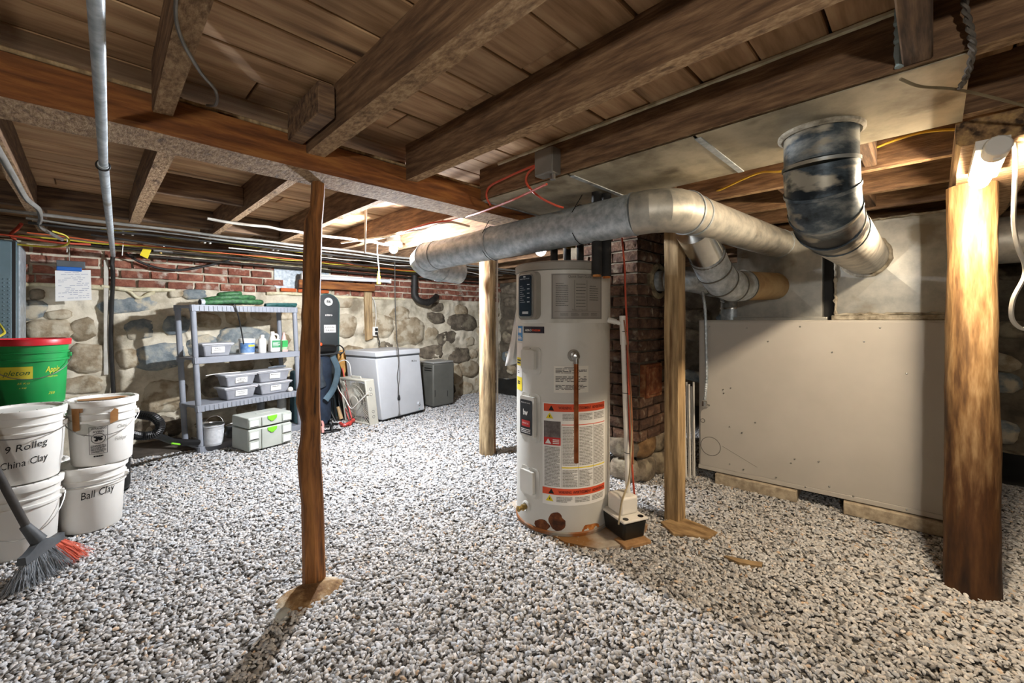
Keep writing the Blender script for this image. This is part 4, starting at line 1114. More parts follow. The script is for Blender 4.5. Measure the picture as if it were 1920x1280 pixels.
# pail with blue label
def can(name, px, z, y_, r, h, mt, lab, cat, lidm=None, band=None, handle=True, taper=1.06, on=None):
    p = on if on is not None else spot(px, z, y_)
    t = thing(name, lab, cat, p, SA)
    MB().lathe([(r*.96, 0), (r, .006), (r*taper, h*.9), (r*taper*1.05, h*.9+.002), (r*taper*1.05, h*.96), (r*taper, h)], 24).build('body', mt, t)
    if lidm: MB().lathe([(r*taper*1.04, h*.97), (r*taper*1.04, h*1.02), (r*taper*.9, h*1.03), (r*taper*.88, h*1.01), (.002, h*1.01)], 24).build('lid', lidm, t)
    if band:
        m = MB(); m.lathe([(r*1.01, h*.1), (r*(1+(taper-1)*.85)+.002, h*.75)], 20, a0=-math.pi*.95, a1=-.05*math.pi); bo = m.build('label', band, t)
    if handle:
        MB().tube([(r*1.1*math.cos(a), -.01*math.sin(a), h*.88+r*1.25*math.sin(a)) for a in np.linspace(0, math.pi, 15)], .0022, 5).build('handle', M_steel, t)
    return t
M_bluel = mat('blue_label', '#2f5f97', '#7d9cc0', scale=16, rough=.5)
pa = can('pail', 463, z2, .1, .066, .15, M_white, 'white pail with blue and yellow label on the middle shelf', 'pail', M_white, M_bluel)
m = MB(); f = cylf(.0705, -math.pi/2, .08); rectf(m, f, -.02, .05, -.005, .02, 5); m.build('yellow_strip', M_yel, pa)
# bottles
p = spot(491.5, z2, .1); t = thing('bottle', 'plain white plastic bottle between the pail and the green jug', 'bottle', p, SA)
MB().lathe([(.034, 0), (.038, .006), (.038, .125), (.034, .145), (.018, .158), (.017, .165)], 20).build('body', M_white, t)
MB().lathe([(.02, .162), (.02, .188), (.004, .19)], 16).build('cap', M_white, t)
p = spot(514, z2, .1); t = thing('jug', 'white plastic jug with green label and moulded handle', 'jug', p, SA)
MB().box((0, 0, .07), (.1, .075, .14)).build('body', M_white, t, bevel=.016)
MB().lathe([(.03, .135), (.03, .15), (.016, .185), (.015, .2)], 12, (-.018, 0, 0)).build('neck', M_white, t)
MB().lathe([(.02, .195), (.02, .218), (.004, .22)], 12, (-.018, 0, 0)).build('cap', M_white, t)
MB().tube(spl([(-.005, 0, .192), (.03, 0, .185), (.043, 0, .16), (.04, 0, .135)], 5), .011, 8).build('handle', M_white, t)
lb = MB().bb(-.042, .046, -.0395, -.037, .05, .125).build('label', mat('green_label', '#1f7a45', '#2c8f55', scale=9, rough=.5), t)
m = MB(); f = flat((0, -.04, .05), (1, 0, 0), (0, 0, 1)); print_lines(m, f, -.035, .04, .012, .06, 5, .4); m.build('label_print', M_paper, lb)
p = spot(532, z2, .1); t = thing('bottle', 'slim bottle with pink top and green label at the right end', 'bottle', p, SA)
MB().box((0, 0, .065), (.058, .05, .13)).build('body', mat('pale_green', '#9fc79a', '#b9dcb0', scale=5, rough=.4), t, bevel=.012)
MB().lathe([(.026, .125), (.02, .165), (.012, .185), (.012, .205), (.002, .207)], 12).build('neck', mat('pink_plastic', '#c99a92', '#d8b0a8', scale=4, rough=.45), t)
MB().bb(-.03, .03, -.0262, -.0245, .05, .12).build('label', mat('green_label2', '#35a052', rough=.5), t)
MB().bb(-.0295, .0295, -.0262, -.0245, .0, .025).build('pink_band', MATS['pink_plastic'], t)
# loose bits on the shelf
p = spot(541, z3, .07); m = MB(); m.sphere((0, 0, 0), .028, 12, 8, Matrix.Translation(p+Vector((0, -.06, .028)))); m.build('light_globe', M_white, label='small round white globe at the right end of the lower shelf', cat='globe')
p = spot(522, z3+.262, .12); MB().tube([p+Vector((-.1, 0, .008)), p+Vector((-.02, .01, .012)), p+Vector((.08, .03, .01))], [.008, .012, .009], 8).build('hand_tool', mat('tool_grey', '#4b5158', '#656c74', scale=12, rough=.5), label='grey hand tool lying on the right stack of tubs', cat='tool')
p = pC+Vector((0, 0, .122)); wire('bent_wire', [p+Vector((-.26, -.05, .0)), p+Vector((-.2, -.02, .004)), p+Vector((-.1, .01, .006)), p+Vector((.04, .03, .004))], .004, M_white, 'bent white wire sticking out over the left tub stack', 'wire')
# bottom tier
can('paint_can', 400, TZ[0], .0, .078, .19, mat('can_grey', '#a9acb0', '#c3c5c8', scale=7, rough=.4), 'grey and white paint can with wire handle under the shelf', 'paint can', M_steel, mat('can_label', '#b9bcc0', '#d2d4d6', scale=22, rough=.6))
can('paint_can', 437, TZ[0], .12, .06, .12, mat('can_steel', '#55585a', '#85888a', scale=9, rough=.35, metal=.5), 'small dark steel can behind the green latched cases', 'paint can', M_steel, None, False, 1.0)
can('paint_can', 381, TZ[0], .2, .05, .2, mat('can_rust', '#6b5a48', '#a39a8c', scale=9, rough=.5), 'tall stained tin at the left rear of the bottom shelf', 'tin', None, None, False, 1.0)
can('jar', 489, TZ[0]+.0, .2, .035, .3, mat('jar_grey', '#6a6f73', '#8c9194', scale=9, rough=.3), 'slim grey canister standing behind the green latched cases', 'canister', M_lid, None, False, 1.0)
can('jar', 528, TZ[0], .2, .045, .32, mat('jar_white', '#a5a6a4', '#c0c1be', scale=9, rough=.3), 'wide pale canister standing behind the green latched cases', 'canister', M_lid, None, False, 1.0)
# hose and cord on the top tier
M_hose = mat('green_hose', '#23452c', '#35623c', '#4a7a4c', scale=30, rough=.55, bump=.3)
zt = TZ[3]
hz_ = thing('garden_hose', 'coil of thick green ribbed hose on top of the shelf', 'hose', spot(430, zt, .15), SA)
x0, x1 = shx(372, zt+.04, .1)-shx(430, zt, .15), shx(490, zt+.04, .1)-shx(430, zt, .15)
pts = [(x0, -.12, .03), (x0+.1, -.1, .035), (x0+.3, -.1, .05), (x1-.05, -.09, .05), (x1, 0, .05), (x1-.06, .1, .05), (x0+.3, .13, .045), (x0+.1, .1, .04), (x0+.08, 0, .055), (x0+.22, -.07, .085), (x1-.15, -.06, .095), (x1-.05, .02, .095), (x1-.12, .1, .09), (x0+.3, .08, .1), (x0+.2, .0, .11), (x0+.32, -.05, .125), (x1-.2, -.03, .13)]
P_ = spl(pts, 8)
MB().tube(P_, [.026*(1 if i % 2 else .9) for i in range(len(P_))], 10).build('hose', M_hose, hz_, smooth=60)
MB().tube([(x0-.02, -.122, .029), (x0+.01, -.12, .03)], .031, 14).build('hose_end', M_galv, hz_)
MB().tube([(x0-.024, -.1225, .029), (x0-.02, -.122, .029)], .02, 12).build('bore', M_black, hz_)
# bunched teal cord
cc = thing('cord_bundle', 'bundle of teal green cord next to the hose on the shelf', 'cord', spot(522, zt, .13), SA)
m = MB()
for i in range(9):
    a = i/9*math.pi*2; rr = .012
    m.tube(spl([(-.17, -.05+.02*math.cos(a), .02+.012*math.sin(a)), (-.08, -.06+.03*math.cos(a+1), .022+.018*math.sin(a)), (.05, -.06+.028*math.cos(a+2), .025+.018*math.sin(a+1)), (.16, -.05+.03*math.cos(a+2.5), .028+.02*math.sin(a+2))], 4), .008, 6)
tag(m.build('cord', mat('teal_cord', '#1f4a48', '#2f6360', scale=20, rough=.6), cc), kind='stuff')
wire('black_cable', [spot(436, zt, -.03)+Vector((0, 0, .012)), spot(440, zt, -.03)+Vector((.0, -.01, .006)), spot(447, zt-.1, -.035), spot(452, zt-.22, -.035), spot(457, zt-.37, -.035)], .006, M_black, 'black cord dangling from the hose over the middle shelf')
# ---- stacked tool cases
CL, CR = at_z(465, 850), at_z(547, 829)
cd = (CR-CL).normalized(); ca_ = math.atan2(cd.y, cd.x); CWd = (CR-CL).length
M_case = mat('case_grey', '#a6aba3', '#b2b7af', scale=4, rough=.5)
M_lime = mat('lime_latch', '#6fbf2a', '#7fcc35', scale=4, rough=.4)
def case(z0, h, lab, drawers):
    t = thing('tool_case', lab, 'tool case', CL+Vector((0, 0, z0)), ca_)
    MB().bb(.004, CWd-.004, .004, .296, .004, h-.004).build('shell', M_case, t, bevel=.008)
    MB().bb(.12, CWd-.11, -.008, .006, .01, h-.012).build('front_plate', M_case, t, bevel=.004)
    for x in (.004, CWd-.1):
        for k in range(drawers):
            zz = .012+k*(h-.02)/drawers
            pl_ = MB().bb(x+.004, x+.1-.004, -.006, .006, zz, zz+(h-.024)/drawers-.006).build('corner_panel', M_case, t, bevel=.003)
            MB().bb(x+.014, x+.085, -.0075, -.006, zz+.01, zz+(h-.024)/drawers-.018).build('id_card', M_paper, pl_)
            MB().bb(x+.014, x+.085, -.0078, -.006, zz+.005, zz+.01).build('slot', M_black, pl_)
    cx_ = CWd*.52
    MB().prism([(cx_-.045, -.01), (cx_+.045, -.01), (cx_+.042, -.038), (cx_+.024, -.05), (cx_+.012, -.062), (cx_-.012, -.062), (cx_-.024, -.05), (cx_-.042, -.038)], .008, .016, Matrix(((1, 0, 0, 0), (0, 0, -1, 0), (0, 1, 0, h), (0, 0, 0, 1)))).build('latch', M_lime, t, bevel=.003)
    return t
case(.004, .205, 'larger grey tool case with lime green latch standing on the gravel', 2)
t = case(.211, .105, 'slim grey tool case with lime green latch stacked on the larger one', 1)
MB().bb(.14, CWd-.14, .12, .16, .1, .106).build('carry_handle', M_case, t, bevel=.003)

# ================================================================== BUCKETS
M_bucket = mat('bucket_white', '#d9d7d1', '#e1dfd9', scale=3, rough=.45)
M_green = mat('bucket_green', '#16803f', '#1d9349', scale=3, rough=.4)
M_redlid = mat('bucket_red', '#b51c26', '#c4252f', scale=3, rough=.4)
def bucket(c, z, lab, mt=M_bucket, lidm=M_bucket, h=.37, rt=.15, rb=.132, hang=(.5, -1), lid=True, group=None):
    fa = math.atan2(-c[1], -c[0])
    t = thing('bucket', lab, 'bucket', (c[0], c[1], z), 0, group)
    k = (rt-rb)/h
    MB().lathe([(rb*.97, 0), (rb, .008), (rb+k*h*.66, h*.66), (rb+k*h*.66+.008, h*.665), (rb+k*h*.7+.008, h*.7), (rb+k*h*.7, h*.705), (rb+k*h*.78, h*.78), (rb+k*h*.78+.007, h*.785), (rb+k*h*.8+.007, h*.8), (rb+k*h*.8, h*.805), (rt, h*.94)], 44).build('body', mt, t)
    if lid:
        lo_ = MB().lathe([(rt+.004, h*.9), (rt+.01, h*.905), (rt+.012, h*.985), (rt+.008, h), (rt-.006, h), (rt-.014, h*.97), (rt-.03, h*.962), (.002, h*.965)], 44).build('lid', lidm, t)
        m = MB()
        for i in range(16):
            a = 2*math.pi*i/16
            m.box((rt-.001, 0, h+.0005), (.012, .003, .002), Matrix.Rotation(a, 4, 'Z'))
        tag(m.build('lid_notch', M_soft_ink, lo_), kind='stuff')
    # wire bail hanging down on the viewer's side
    e0, e1 = fa+1.45, fa-1.45
    rr = rt+.012; zz = h*.74
    pts = []
    for i in range(15):
        s_ = i/14; a = e0+(e1-e0)*s_
        pts.append((rr*1.02*math.cos(a), rr*1.02*math.sin(a), zz-hang[0]*.3*math.sin(math.pi*s_)))
    MB().tube(pts, .0025, 5).build('bail', M_steel, t)
    for a in (e0, e1):
        MB().box((rt+.002, 0, zz), (.02, .03, .026), Matrix.Rotation(a, 4, 'Z')).build('ear', mt, t, bevel=.004)
    return t, fa, lambda y: rb+k*y
B1 = (.004, 3.503); B2 = (.05, 3.485); A1 = (-.262, 3.37); A2 = (-.25, 3.37); C1 = (-.2525, 3.79)
def script(t, fa, rf, txt, size, da, z, mt=M_ink, shear=.25, rot=0, width=None, off=.0015):
    m = MB(); r = rf(z)+off; slope = (rf(.3)-rf(.0))/.3
    put_text(m, txt, size, cylf(r, fa+da, z, taper=slope), shear=shear, rot=rot, width=width)
    return m.build('handwriting', mt, t)
t, fa, rf = bucket(B1, 0, 'white lidded bucket marked Ball Clay standing on the gravel', hang=(0, 0))
script(t, fa, rf, 'Ball Clay', .06, .22, .2, rot=.1, width=.15)
t, fa, rf = bucket(B2, .373, 'white bucket with warning panel and torn tape on the Ball Clay bucket', hang=(.33, 0))
m = MB(); f = cylf(rf(.16)+.0016, fa-.12, .07, taper=.05)
def frame(mb, fn, x0, x1, y0, y1, w):
    rectf(mb, fn, x0, x1, y0, y0+w, 4); rectf(mb, fn, x0, x1, y1-w, y1, 4); rectf(mb, fn, x0, x0+w, y0, y1, 1); rectf(mb, fn, x1-w, x1, y0, y1, 1)
frame(m, f, -.038, .038, 0, .155, .002)
put_text(m, 'WARNING', .014, f, bold=.02, dx=.002, dy=.14, width=.062); put_text(m, 'AVISO', .014, f, bold=.02, dx=0, dy=.122, width=.045)
an = np.linspace(0, 2*math.pi, 25)
for i in range(24):
    m.add([f(.03*math.cos(an[j])*k, .088+.03*math.sin(an[j])*k) for j, k in ((i, 1), (i+1, 1), (i+1, .9), (i, .9))], [(0, 1, 2, 3)])
for x, y_, r in ((-.012, .098, .007), (.0, .09, .011), (.009, .083, .009), (-.008, .078, .008), (.014, .096, .005)):
    m.add([f(x+r*math.cos(a), y_+r*.8*math.sin(a)) for a in an[:-1]], [tuple(range(24))])
print_lines(m, f, -.032, .032, .006, .052, 7, .5)
print_lines(m, f, -.02, .02, -.018, -.008, 1, .8)
m.build('warning_print', M_ink, t)
M_tape = mat('brown_tape', '#8a5e33', '#a87a48', scale=9, rough=.45)
for a, z0, w_, h_ in ((.32, .235, .035, .075), (-.78, .2, .04, .13), (-.72, .3, .06, .06)):
    m = MB(); f = cylf(rf(z0)+.0095, fa+a, z0, taper=.045); vs = [f(-w_/2, 0), f(w_/2, .012), f(w_/2, h_), f(0, h_+.012), f(-w_/2, h_-.012)]
    m.add(vs, [(0, 1, 2, 3, 4)]); m.build('torn_tape', M_tape, t)
m = MB(); f = cylf(rf(.2)+.0035, fa-.5, .19, taper=.045); m.add([f(-.045, 0), f(-.005, -.015), f(.05, .035), f(.0, .06), f(-.03, .045)], [(0, 1, 2, 3, 4)]); m.build('grey_tape', mat('duct_tape', '#a8a69c', '#bcbab0', scale=12, rough=.5), t)
MB().add([(-.1, -.02, .3625), (.02, -.06, .3625), (.12, .0, .3625), (.09, .05, .3625), (-.02, .05, .3625), (-.11, .06, .3625)], [(0, 1, 2, 3, 4, 5)]).build('torn_tape', M_tape, t)
script(t, fa, rf, 'China', .03, .62, .2, mat('pencil', '#8a8880', rough=.8), width=.05); script(t, fa, rf, 'Feldspar', .03, .6, .13, MATS['pencil'], width=.06)
t, fa, rf = bucket(A1, 0, 'white bucket at the bottom of the front stack behind the broom', hang=(.55, 0))
t, fa, rf = bucket(A2, .373, 'white lidded bucket marked 9 Rolleg China Clay on the front stack', hang=(.12, 0))
script(t, fa, rf, '9 Rolleg', .05, .12, .175, rot=.12, width=.15); script(t, fa, rf, 'China Clay', .05, .06, .095, rot=.12, width=.17)
bucket(C1, 0, 'white bucket at the bottom of the stack below the green bucket', h=.35, hang=(0, 0))
bucket(C1, .353, 'white bucket directly under the green bucket', h=.35, hang=(0, 0), lidm=M_bucket)
t, fa, rf = bucket((C1[0]+.0, C1[1]), .706, 'green bucket with red lid and yellow lettering on top of a stack', M_green, M_redlid, h=.385, rt=.158, rb=.142, hang=(.42, 0))
M_gold = mat('gold_print', '#c9c42a', '#d2cf3a', scale=6, rough=.5)
m = MB(); f = cylf(rf(.2)+.0016, fa-.37, .16, taper=.04); rectf(m, f, -.09, .065, 0, .07, 10); yo = m.build('yellow_panel', mat('panel_yellow', '#c2b62e', '#cfc33a', scale=6, rough=.5), t)
m = MB(); put_text(m, 'pleton', .042, cylf(rf(.2)+.0028, fa-.37, .16, taper=.04), shear=.35, dx=.0, dy=.022, width=.11); m.build('panel_lettering', mat('green_ink', '#1d5a34', rough=.6), yo)
for tx, sz, a, z_, w_ in (('Apple', .05, .62, .19, .07), ('25 KG', .014, -.18, .13, .05), ('x KG', .012, -.2, .105, .03), ('MADE WITH', .012, .62, .16, .05), ('750', .02, .6, .06, .03)):
    script(t, fa, rf, tx, sz, a, z_, M_gold, width=w_)
# ================================================================== BROOM
br = thing('broom', 'old grey angle broom with faded coral bristle tips leaning at the buckets', 'broom', at_z(75, 1070, 0))
BL, BR_ = at_z(40, 1052, .14), at_z(114, 1002, .14)
TL, TR = at_z(12, 1122, .004), at_z(152, 1042, .004)
up = Vector((0, 0, 1)); ax_ = (BR_-BL).normalized(); nrm_ = ax_.cross(up).normalized()
m = MB(); vs = []
n_ = 10
for i in range(n_+1):
    s_ = i/n_; c = BL+(BR_-BL)*s_; hgt = .012+.034*math.exp(-((s_-.42)/.22)**2)
    for o_, zz in ((-.018, -.02), (.018, -.02), (.014, hgt), (-.014, hgt)): vs.append(c+nrm_*o_+up*zz)
fs = []
for i in range(n_):
    for k in range(4): fs.append((i*4+k, i*4+(k+1) % 4, (i+1)*4+(k+1) % 4, (i+1)*4+k))
fs += [(3, 2, 1, 0), tuple(n_*4+k for k in range(4))]
M_brgrey = mat('broom_plastic', '#3e4144', '#54585b', scale=9, rough=.55)
m.add(vs, fs); m.build('head', M_brgrey, br, world=True)
ma_, mb_ = MB(), MB()
for i in range(620):
    s_ = random.random(); a = BL+(BR_-BL)*(.02+.96*s_)+nrm_*random.uniform(-.014, .014)-up*.015
    e = TL+(TR-TL)*(s_+random.uniform(-.05, .05))+nrm_*random.uniform(-.05, .05); e.z = max(.003, random.uniform(.0, .03))
    md_ = a*.5+e*.5+Vector((random.uniform(-.008, .008), random.uniform(-.008, .008), .008))
    (mb_ if s_ > .74 else ma_).tube([a, md_, e], [.0014, .0013, .0009], 3, caps=False)
tag(ma_.build('bristles', mat('bristle_grey', '#6d7277', '#969ba0', scale=40, rough=.6), br, world=True), kind='stuff')
tag(mb_.build('coral_bristles', mat('bristle_coral', '#d2604a', '#e07a62', scale=40, rough=.6), br, world=True), kind='stuff')
N0 = BL+(BR_-BL)*.42+up*.04
hp_ = at_D(46, 985, (N0.x+N0.y)/S2-.03); he = at_D(-4, 888, (N0.x+N0.y)/S2-.1); he2 = he+(he-hp_)*5.2
MB().tube([N0, N0+(hp_-N0)*.5, hp_], [.03, .024, .019], 12).build('neck', M_brgrey, br, world=True)
MB().tube([hp_+(N0-hp_)*.2, he, he2], [.0155]*3, 12).build('handle', mat('broom_handle', '#33312f', '#4a4642', scale=9, rough=.5), br, world=True)
# ================================================================== FREEZER, FAN, DEHUMIDIFIER
QL, QR = at_z(717, 793), at_z(797, 772)
qd = (QR-QL).normalized(); QA = math.atan2(qd.y, qd.x); QW = (QR-QL).length
fz = thing('chest_freezer', 'white chest freezer standing against the stone wall', 'freezer', QL, QA)
SQ = Matrix(((1, 0, -.1, 0), (0, 1, .03, 0), (0, 0, 1, 0), (0, 0, 0, 1)))
M_fz = mat('freezer_white', '#b4b6b9', '#bfc1c4', scale=2, rough=.4)
MB().bb(0, QW, 0, .55, .03, .755, SQ).build('body', M_fz, fz, bevel=.012)
MB().bb(.004, QW-.004, .004, .54, .752, .772, SQ).build('gasket', mat('gasket', '#4a4c4e', rough=.8), fz)
MB().bb(-.004, QW+.004, -.012, .555, .77, .835, SQ).build('lid', M_fz, fz, bevel=.012)
MB().bb(.02, QW-.02, .02, .53, 0, .032, SQ).build('base', M_black, fz)
m = MB(); put_text(m, 'Midea', .04, lambda x, y: SQ @ Vector((QW-.11+x, -.0015, .67+y)), bold=.005, width=.085); m.build('logo', M_grey_ink, fz)
ct = SQ @ Vector((QW-.1, 0, .13))
dl = MB().lathe([(.03, 0), (.03, .004), (.022, .006), (.02, .014), (.002, .014)], 18, M=Matrix.Translation(ct) @ Matrix.Rotation(math.pi/2, 4, 'X')).build('dial', M_fz, fz)
MB().box(tuple(ct+Vector((0, -.012, 0))), (.004, .01, .034)).build('pointer', M_steel, dl)
MB().lathe([(.007, 0), (.007, .003), (.001, .003)], 10, M=Matrix.Translation(ct+Vector((.01, 0, -.07))) @ Matrix.Rotation(math.pi/2, 4, 'X')).build('indicator', mat('teal_dot', '#3c8f86', rough=.4), fz)
# box fan at its left side
fan = thing('box_fan', 'off-white box fan leaning against the left side of the freezer', 'fan', QL+Vector((-.01, .0, 0)), QA)
M_fan = mat('fan_white', '#b3b0a3', '#bebbae', scale=4, rough=.5)
FX0, FX1, FS, FH = -.16, -.035, .46, .53
SF = Matrix(((1, 0, -.14, 0), (0, 1, 0, -.0), (0, 0, 1, 0), (0, 0, 0, 1)))
for nm, b in (('side', (FX0, FX1, 0, .025, 0, FH)), ('side', (FX0, FX1, FS-.025, FS, 0, FH)), ('top', (FX0, FX1, .02, FS-.02, FH-.03, FH)), ('bottom', (FX0, FX1, .02, FS-.02, 0, .03))):
    MB().bb(*b, SF).build(nm, M_fan, fan, bevel=.01)
cy_, cz_ = FS/2, FH/2
m = MB()
for i in range(56):
    a = 2*math.pi*i/56
    m.tube([SF @ Vector((FX0+.006, cy_+r*math.cos(a), cz_+r*math.sin(a))) for r in (.06, .13, min(.29, .205/max(abs(math.cos(a)), abs(math.sin(a))*.87)))], .0019, 4)
for r in (.1, .155, .2):
    m.tube([SF @ Vector((FX0+.005, cy_+r*math.cos(a), cz_+r*math.sin(a))) for a in np.linspace(0, 2*math.pi, 41)[:-1]], .002, 4, close=True)
tag(m.build('grille', M_fan, fan), kind='stuff')
MB().lathe([(.062, 0), (.06, .006), (.002, .008)], 24, M=SF @ Matrix.Translation((FX0+.004, cy_, cz_)) @ Matrix.Rotation(-math.pi/2, 4, 'Y')).build('grille_hub', M_fan, fan)
for k in range(5):
    m = MB(); vs = []
    for i in range(6):
        a = 2*math.pi*k/5+i*.17
        for r in (.05, .215): vs.append(SF @ Vector((FX0+.04+i*.012, cy_+r*math.cos(a), cz_+r*math.sin(a))))
    m.add(vs, [(2*i, 2*i+1, 2*i+3, 2*i+2) for i in range(5)]); m.build('blade', M_fan, fan)
MB().lathe([(.03, 0), (.028, .012), (.002, .014)], 16, M=SF @ Matrix.Translation((FX0, FS-.07, FH-.07)) @ Matrix.Rotation(-math.pi/2, 4, 'Y')).build('dial', M_fan, fan)
MB().tube([SF @ Vector(p) for p in ((FX0+.06, FS*.3, FH-.01), (FX0+.06, FS*.32, FH+.02), (FX0+.06, FS*.68, FH+.02), (FX0+.06, FS*.7, FH-.01))], .008, 8).build('carry_handle', M_fan, fan)
for z_ in (.1, .16, .36, .42):
    m = MB(); m.tube([SF @ Vector((FX0+.06+.016*math.cos(a), -.002, z_+.016*math.sin(a))) for a in np.linspace(0, 2*math.pi, 17)[:-1]], .003, 4, close=True); m.build('side_slot', M_soft_ink, fan)
I = wmat(fan)
wire('fan_cord', [I @ Vector(p) for p in ((FX0+.02, FS-.1, FH+.0), (FX0-.01, FS-.1, FH+.16), (FX0-.06, FS-.05, FH+.2), (FX0-.1, FS+.02, FH+.12), (FX0-.12, FS-.04, FH-.1), (FX0-.11, FS-.16, .3), (FX0-.11, FS-.27, .2), (FX0-.09, FS-.36, .27), (FX0-.05, FS-.5, .4))], .0055, M_white, 'white power cord looped over the box fan')
# dehumidifier
VL = at_z(812, 765)
dh = thing('dehumidifier', 'dark grey upright dehumidifier right of the freezer', 'dehumidifier', VL, math.radians(2))
M_dh = mat('dehu_grey', '#55554f', '#605f59', scale=4, rough=.45)
MB().bb(0, .37, 0, .33, .01, .6).build('body', M_dh, dh, bevel=.02)
MB().bb(.005, .365, .005, .325, .6, .625).build('top_cover', mat('dehu_top', '#8a8a86', '#989894', scale=4, rough=.4), dh, bevel=.01)
MB().bb(.02, .35, .02, .31, 0, .012).build('foot', M_black, dh)
m = MB().bb(.245, .252, -.002, .004, .13, .21).build('level_window', M_black, dh)
for z_ in (.53, .5): MB().bb(-.002, .004, .03, .2, z_, z_+.012).build('vent_slot', M_black, dh)
MB().bb(.03, .04, -.001, .004, .15, .24).build('seam', M_black, dh)
# hanging black cord with plug in front of the freezer
hc = thing('hanging_cable', 'dark cable with plug hanging from the ceiling in front of the freezer', 'cord', at_D(749, 745, 4.95))
pts = [at_D(x, y, d) for x, y, d in ((740, 535, 4.75), (741, 570, 4.78), (743, 620, 4.82), (744, 640, 4.85), (747, 656, 4.85), (748, 680, 4.86), (745, 705, 4.87), (747, 725, 4.87), (748, 742, 4.87))]
pts[0].z = CZ-.007
MB().tube(spl(pts, 8), .0055, 6).build('cable', mat('dark_cord', '#35332f', rough=.6), hc, world=True)
e = pts[-1]; m = MB(); m.tube([e+Vector((0, 0, .01)), e-Vector((0, 0, .025)), e-Vector((0, 0, .05))], [.009, .018, .016], 8); m.build('plug', M_black, hc, world=True)
m = MB(); m.box(tuple(e-Vector((.006, 0, .058))), (.003, .006, .02)); m.build('prong', M_steel, hc, world=True); m = MB(); m.box(tuple(e-Vector((-.006, 0, .058))), (.003, .006, .02)); m.build('prong', M_steel, hc, world=True)
# outlet with cable and strapped wooden stud on the wall
st = [at_Y(x, y, WB-.06) for x, y in ((683, 540), (697, 540), (700, 634), (688, 638))]
m = MB(); vs = [p for p in st]+[p+Vector((0, .05, 0)) for p in st]
m.add(vs, [(0, 1, 2, 3), (7, 6, 5, 4), (0, 4, 5, 1), (1, 5, 6, 2), (2, 6, 7, 3), (3, 7, 4, 0)]); m.build('wall_stud', M_pale, label='short upright wooden stud fixed to the stone wall above the freezer', cat='wood')
ob = at_Y(703, 621, WB-.06)
ot = thing('wall_outlet', 'white wall outlet with plugged black adapters behind the freezer', 'outlet', ob-Vector((0, 0, .06)))
MB().box(tuple(ob), (.075, .045, .125)).build('box', M_white, ot, world=True, bevel=.006)
for dz in (.025, -.025): MB().box(tuple(ob+Vector((.005, -.03, dz))), (.035, .03, .035)).build('adapter', M_black, ot, world=True, bevel=.006)
wire('white_cable', [at_Y(x, y, WB-.05) for x, y in ((695, 553), (702, 565), (705, 590), (704, 612))], .006, M_white, 'white cable looping down the wall to the outlet')
wire('black_cable', [ob+Vector(p) for p in ((.01, -.05, -.03), (.02, -.06, -.1), (.04, -.055, -.15), (.03, -.05, -.2))], .007, M_black, 'short black cord below the wall outlet')
# ================================================================== SNOWBOARD AND BAGS BEHIND THE THIN POST
sb = at_Y(616, 600, WB-.17)
sn = thing('snowboard', 'dark snowboard with round number sticker leaning on the stone wall', 'snowboard', (sb.x, WB-.22, 0), math.radians(-4), tilt=(math.radians(-4), 0))
out = []
for i in range(13): a = math.pi*i/12; out.append((.14*math.cos(a), 1.39+.135*math.sin(a)))
out += [(-.125, 1.0), (-.12, .7), (-.14, .3)]+[(-.14*math.cos(a), .14-.13*math.sin(a)) for a in np.linspace(0, math.pi, 9)]+[(.14, .3), (.12, .7), (.125, 1.0)]
MX = Matrix(((1, 0, 0, 0), (0, 0, -1, 0), (0, 1, 0, 0), (0, 0, 0, 1)))
MB().prism(out, -.006, .006, MX).build('board', mat('board_dark', '#22282b', '#2d3436', scale=3, rough=.35), sn, bevel=.002)
MB().tube([MX @ Vector((x, y, 0)) for x, y in out], .007, 6, close=True).build('edge', mat('board_edge', '#1f5a57', rough=.4), sn)
fr = lambda x, y: Vector((x, -.0075, y))
m = MB(); m.add([fr(.01+.05*math.cos(a), 1.43+.05*math.sin(a)) for a in an[:-1]], [tuple(range(24))]); s1_ = m.build('round_sticker', M_paper, sn)
m = MB(); put_text(m, '86', .05, lambda x, y: Vector((x+.012, -.0085, 1.415+y)), bold=.02, width=.05); m.build('sticker_number', M_ink, s1_)
m = MB(); put_text(m, 'nitro', .035, lambda x, y: Vector((x+.01, -.0085, 1.255+y)), bold=.03, width=.085); m.build('lettering', M_paper, sn)
m = MB(); rectf(m, fr, -.05, .09, 1.05, 1.145, 1); s2_ = m.build('sticker', M_paper, sn)
m = MB(); f = lambda x, y: Vector((x, -.0085, y)); put_text(m, 'LOCAL', .03, f, dx=.02, dy=1.105, width=.11, shear=.2); put_text(m, 'TAPES', .03, f, dx=.02, dy=1.065, width=.11, shear=.2); m.build('sticker_print', M_grey_ink, s2_)
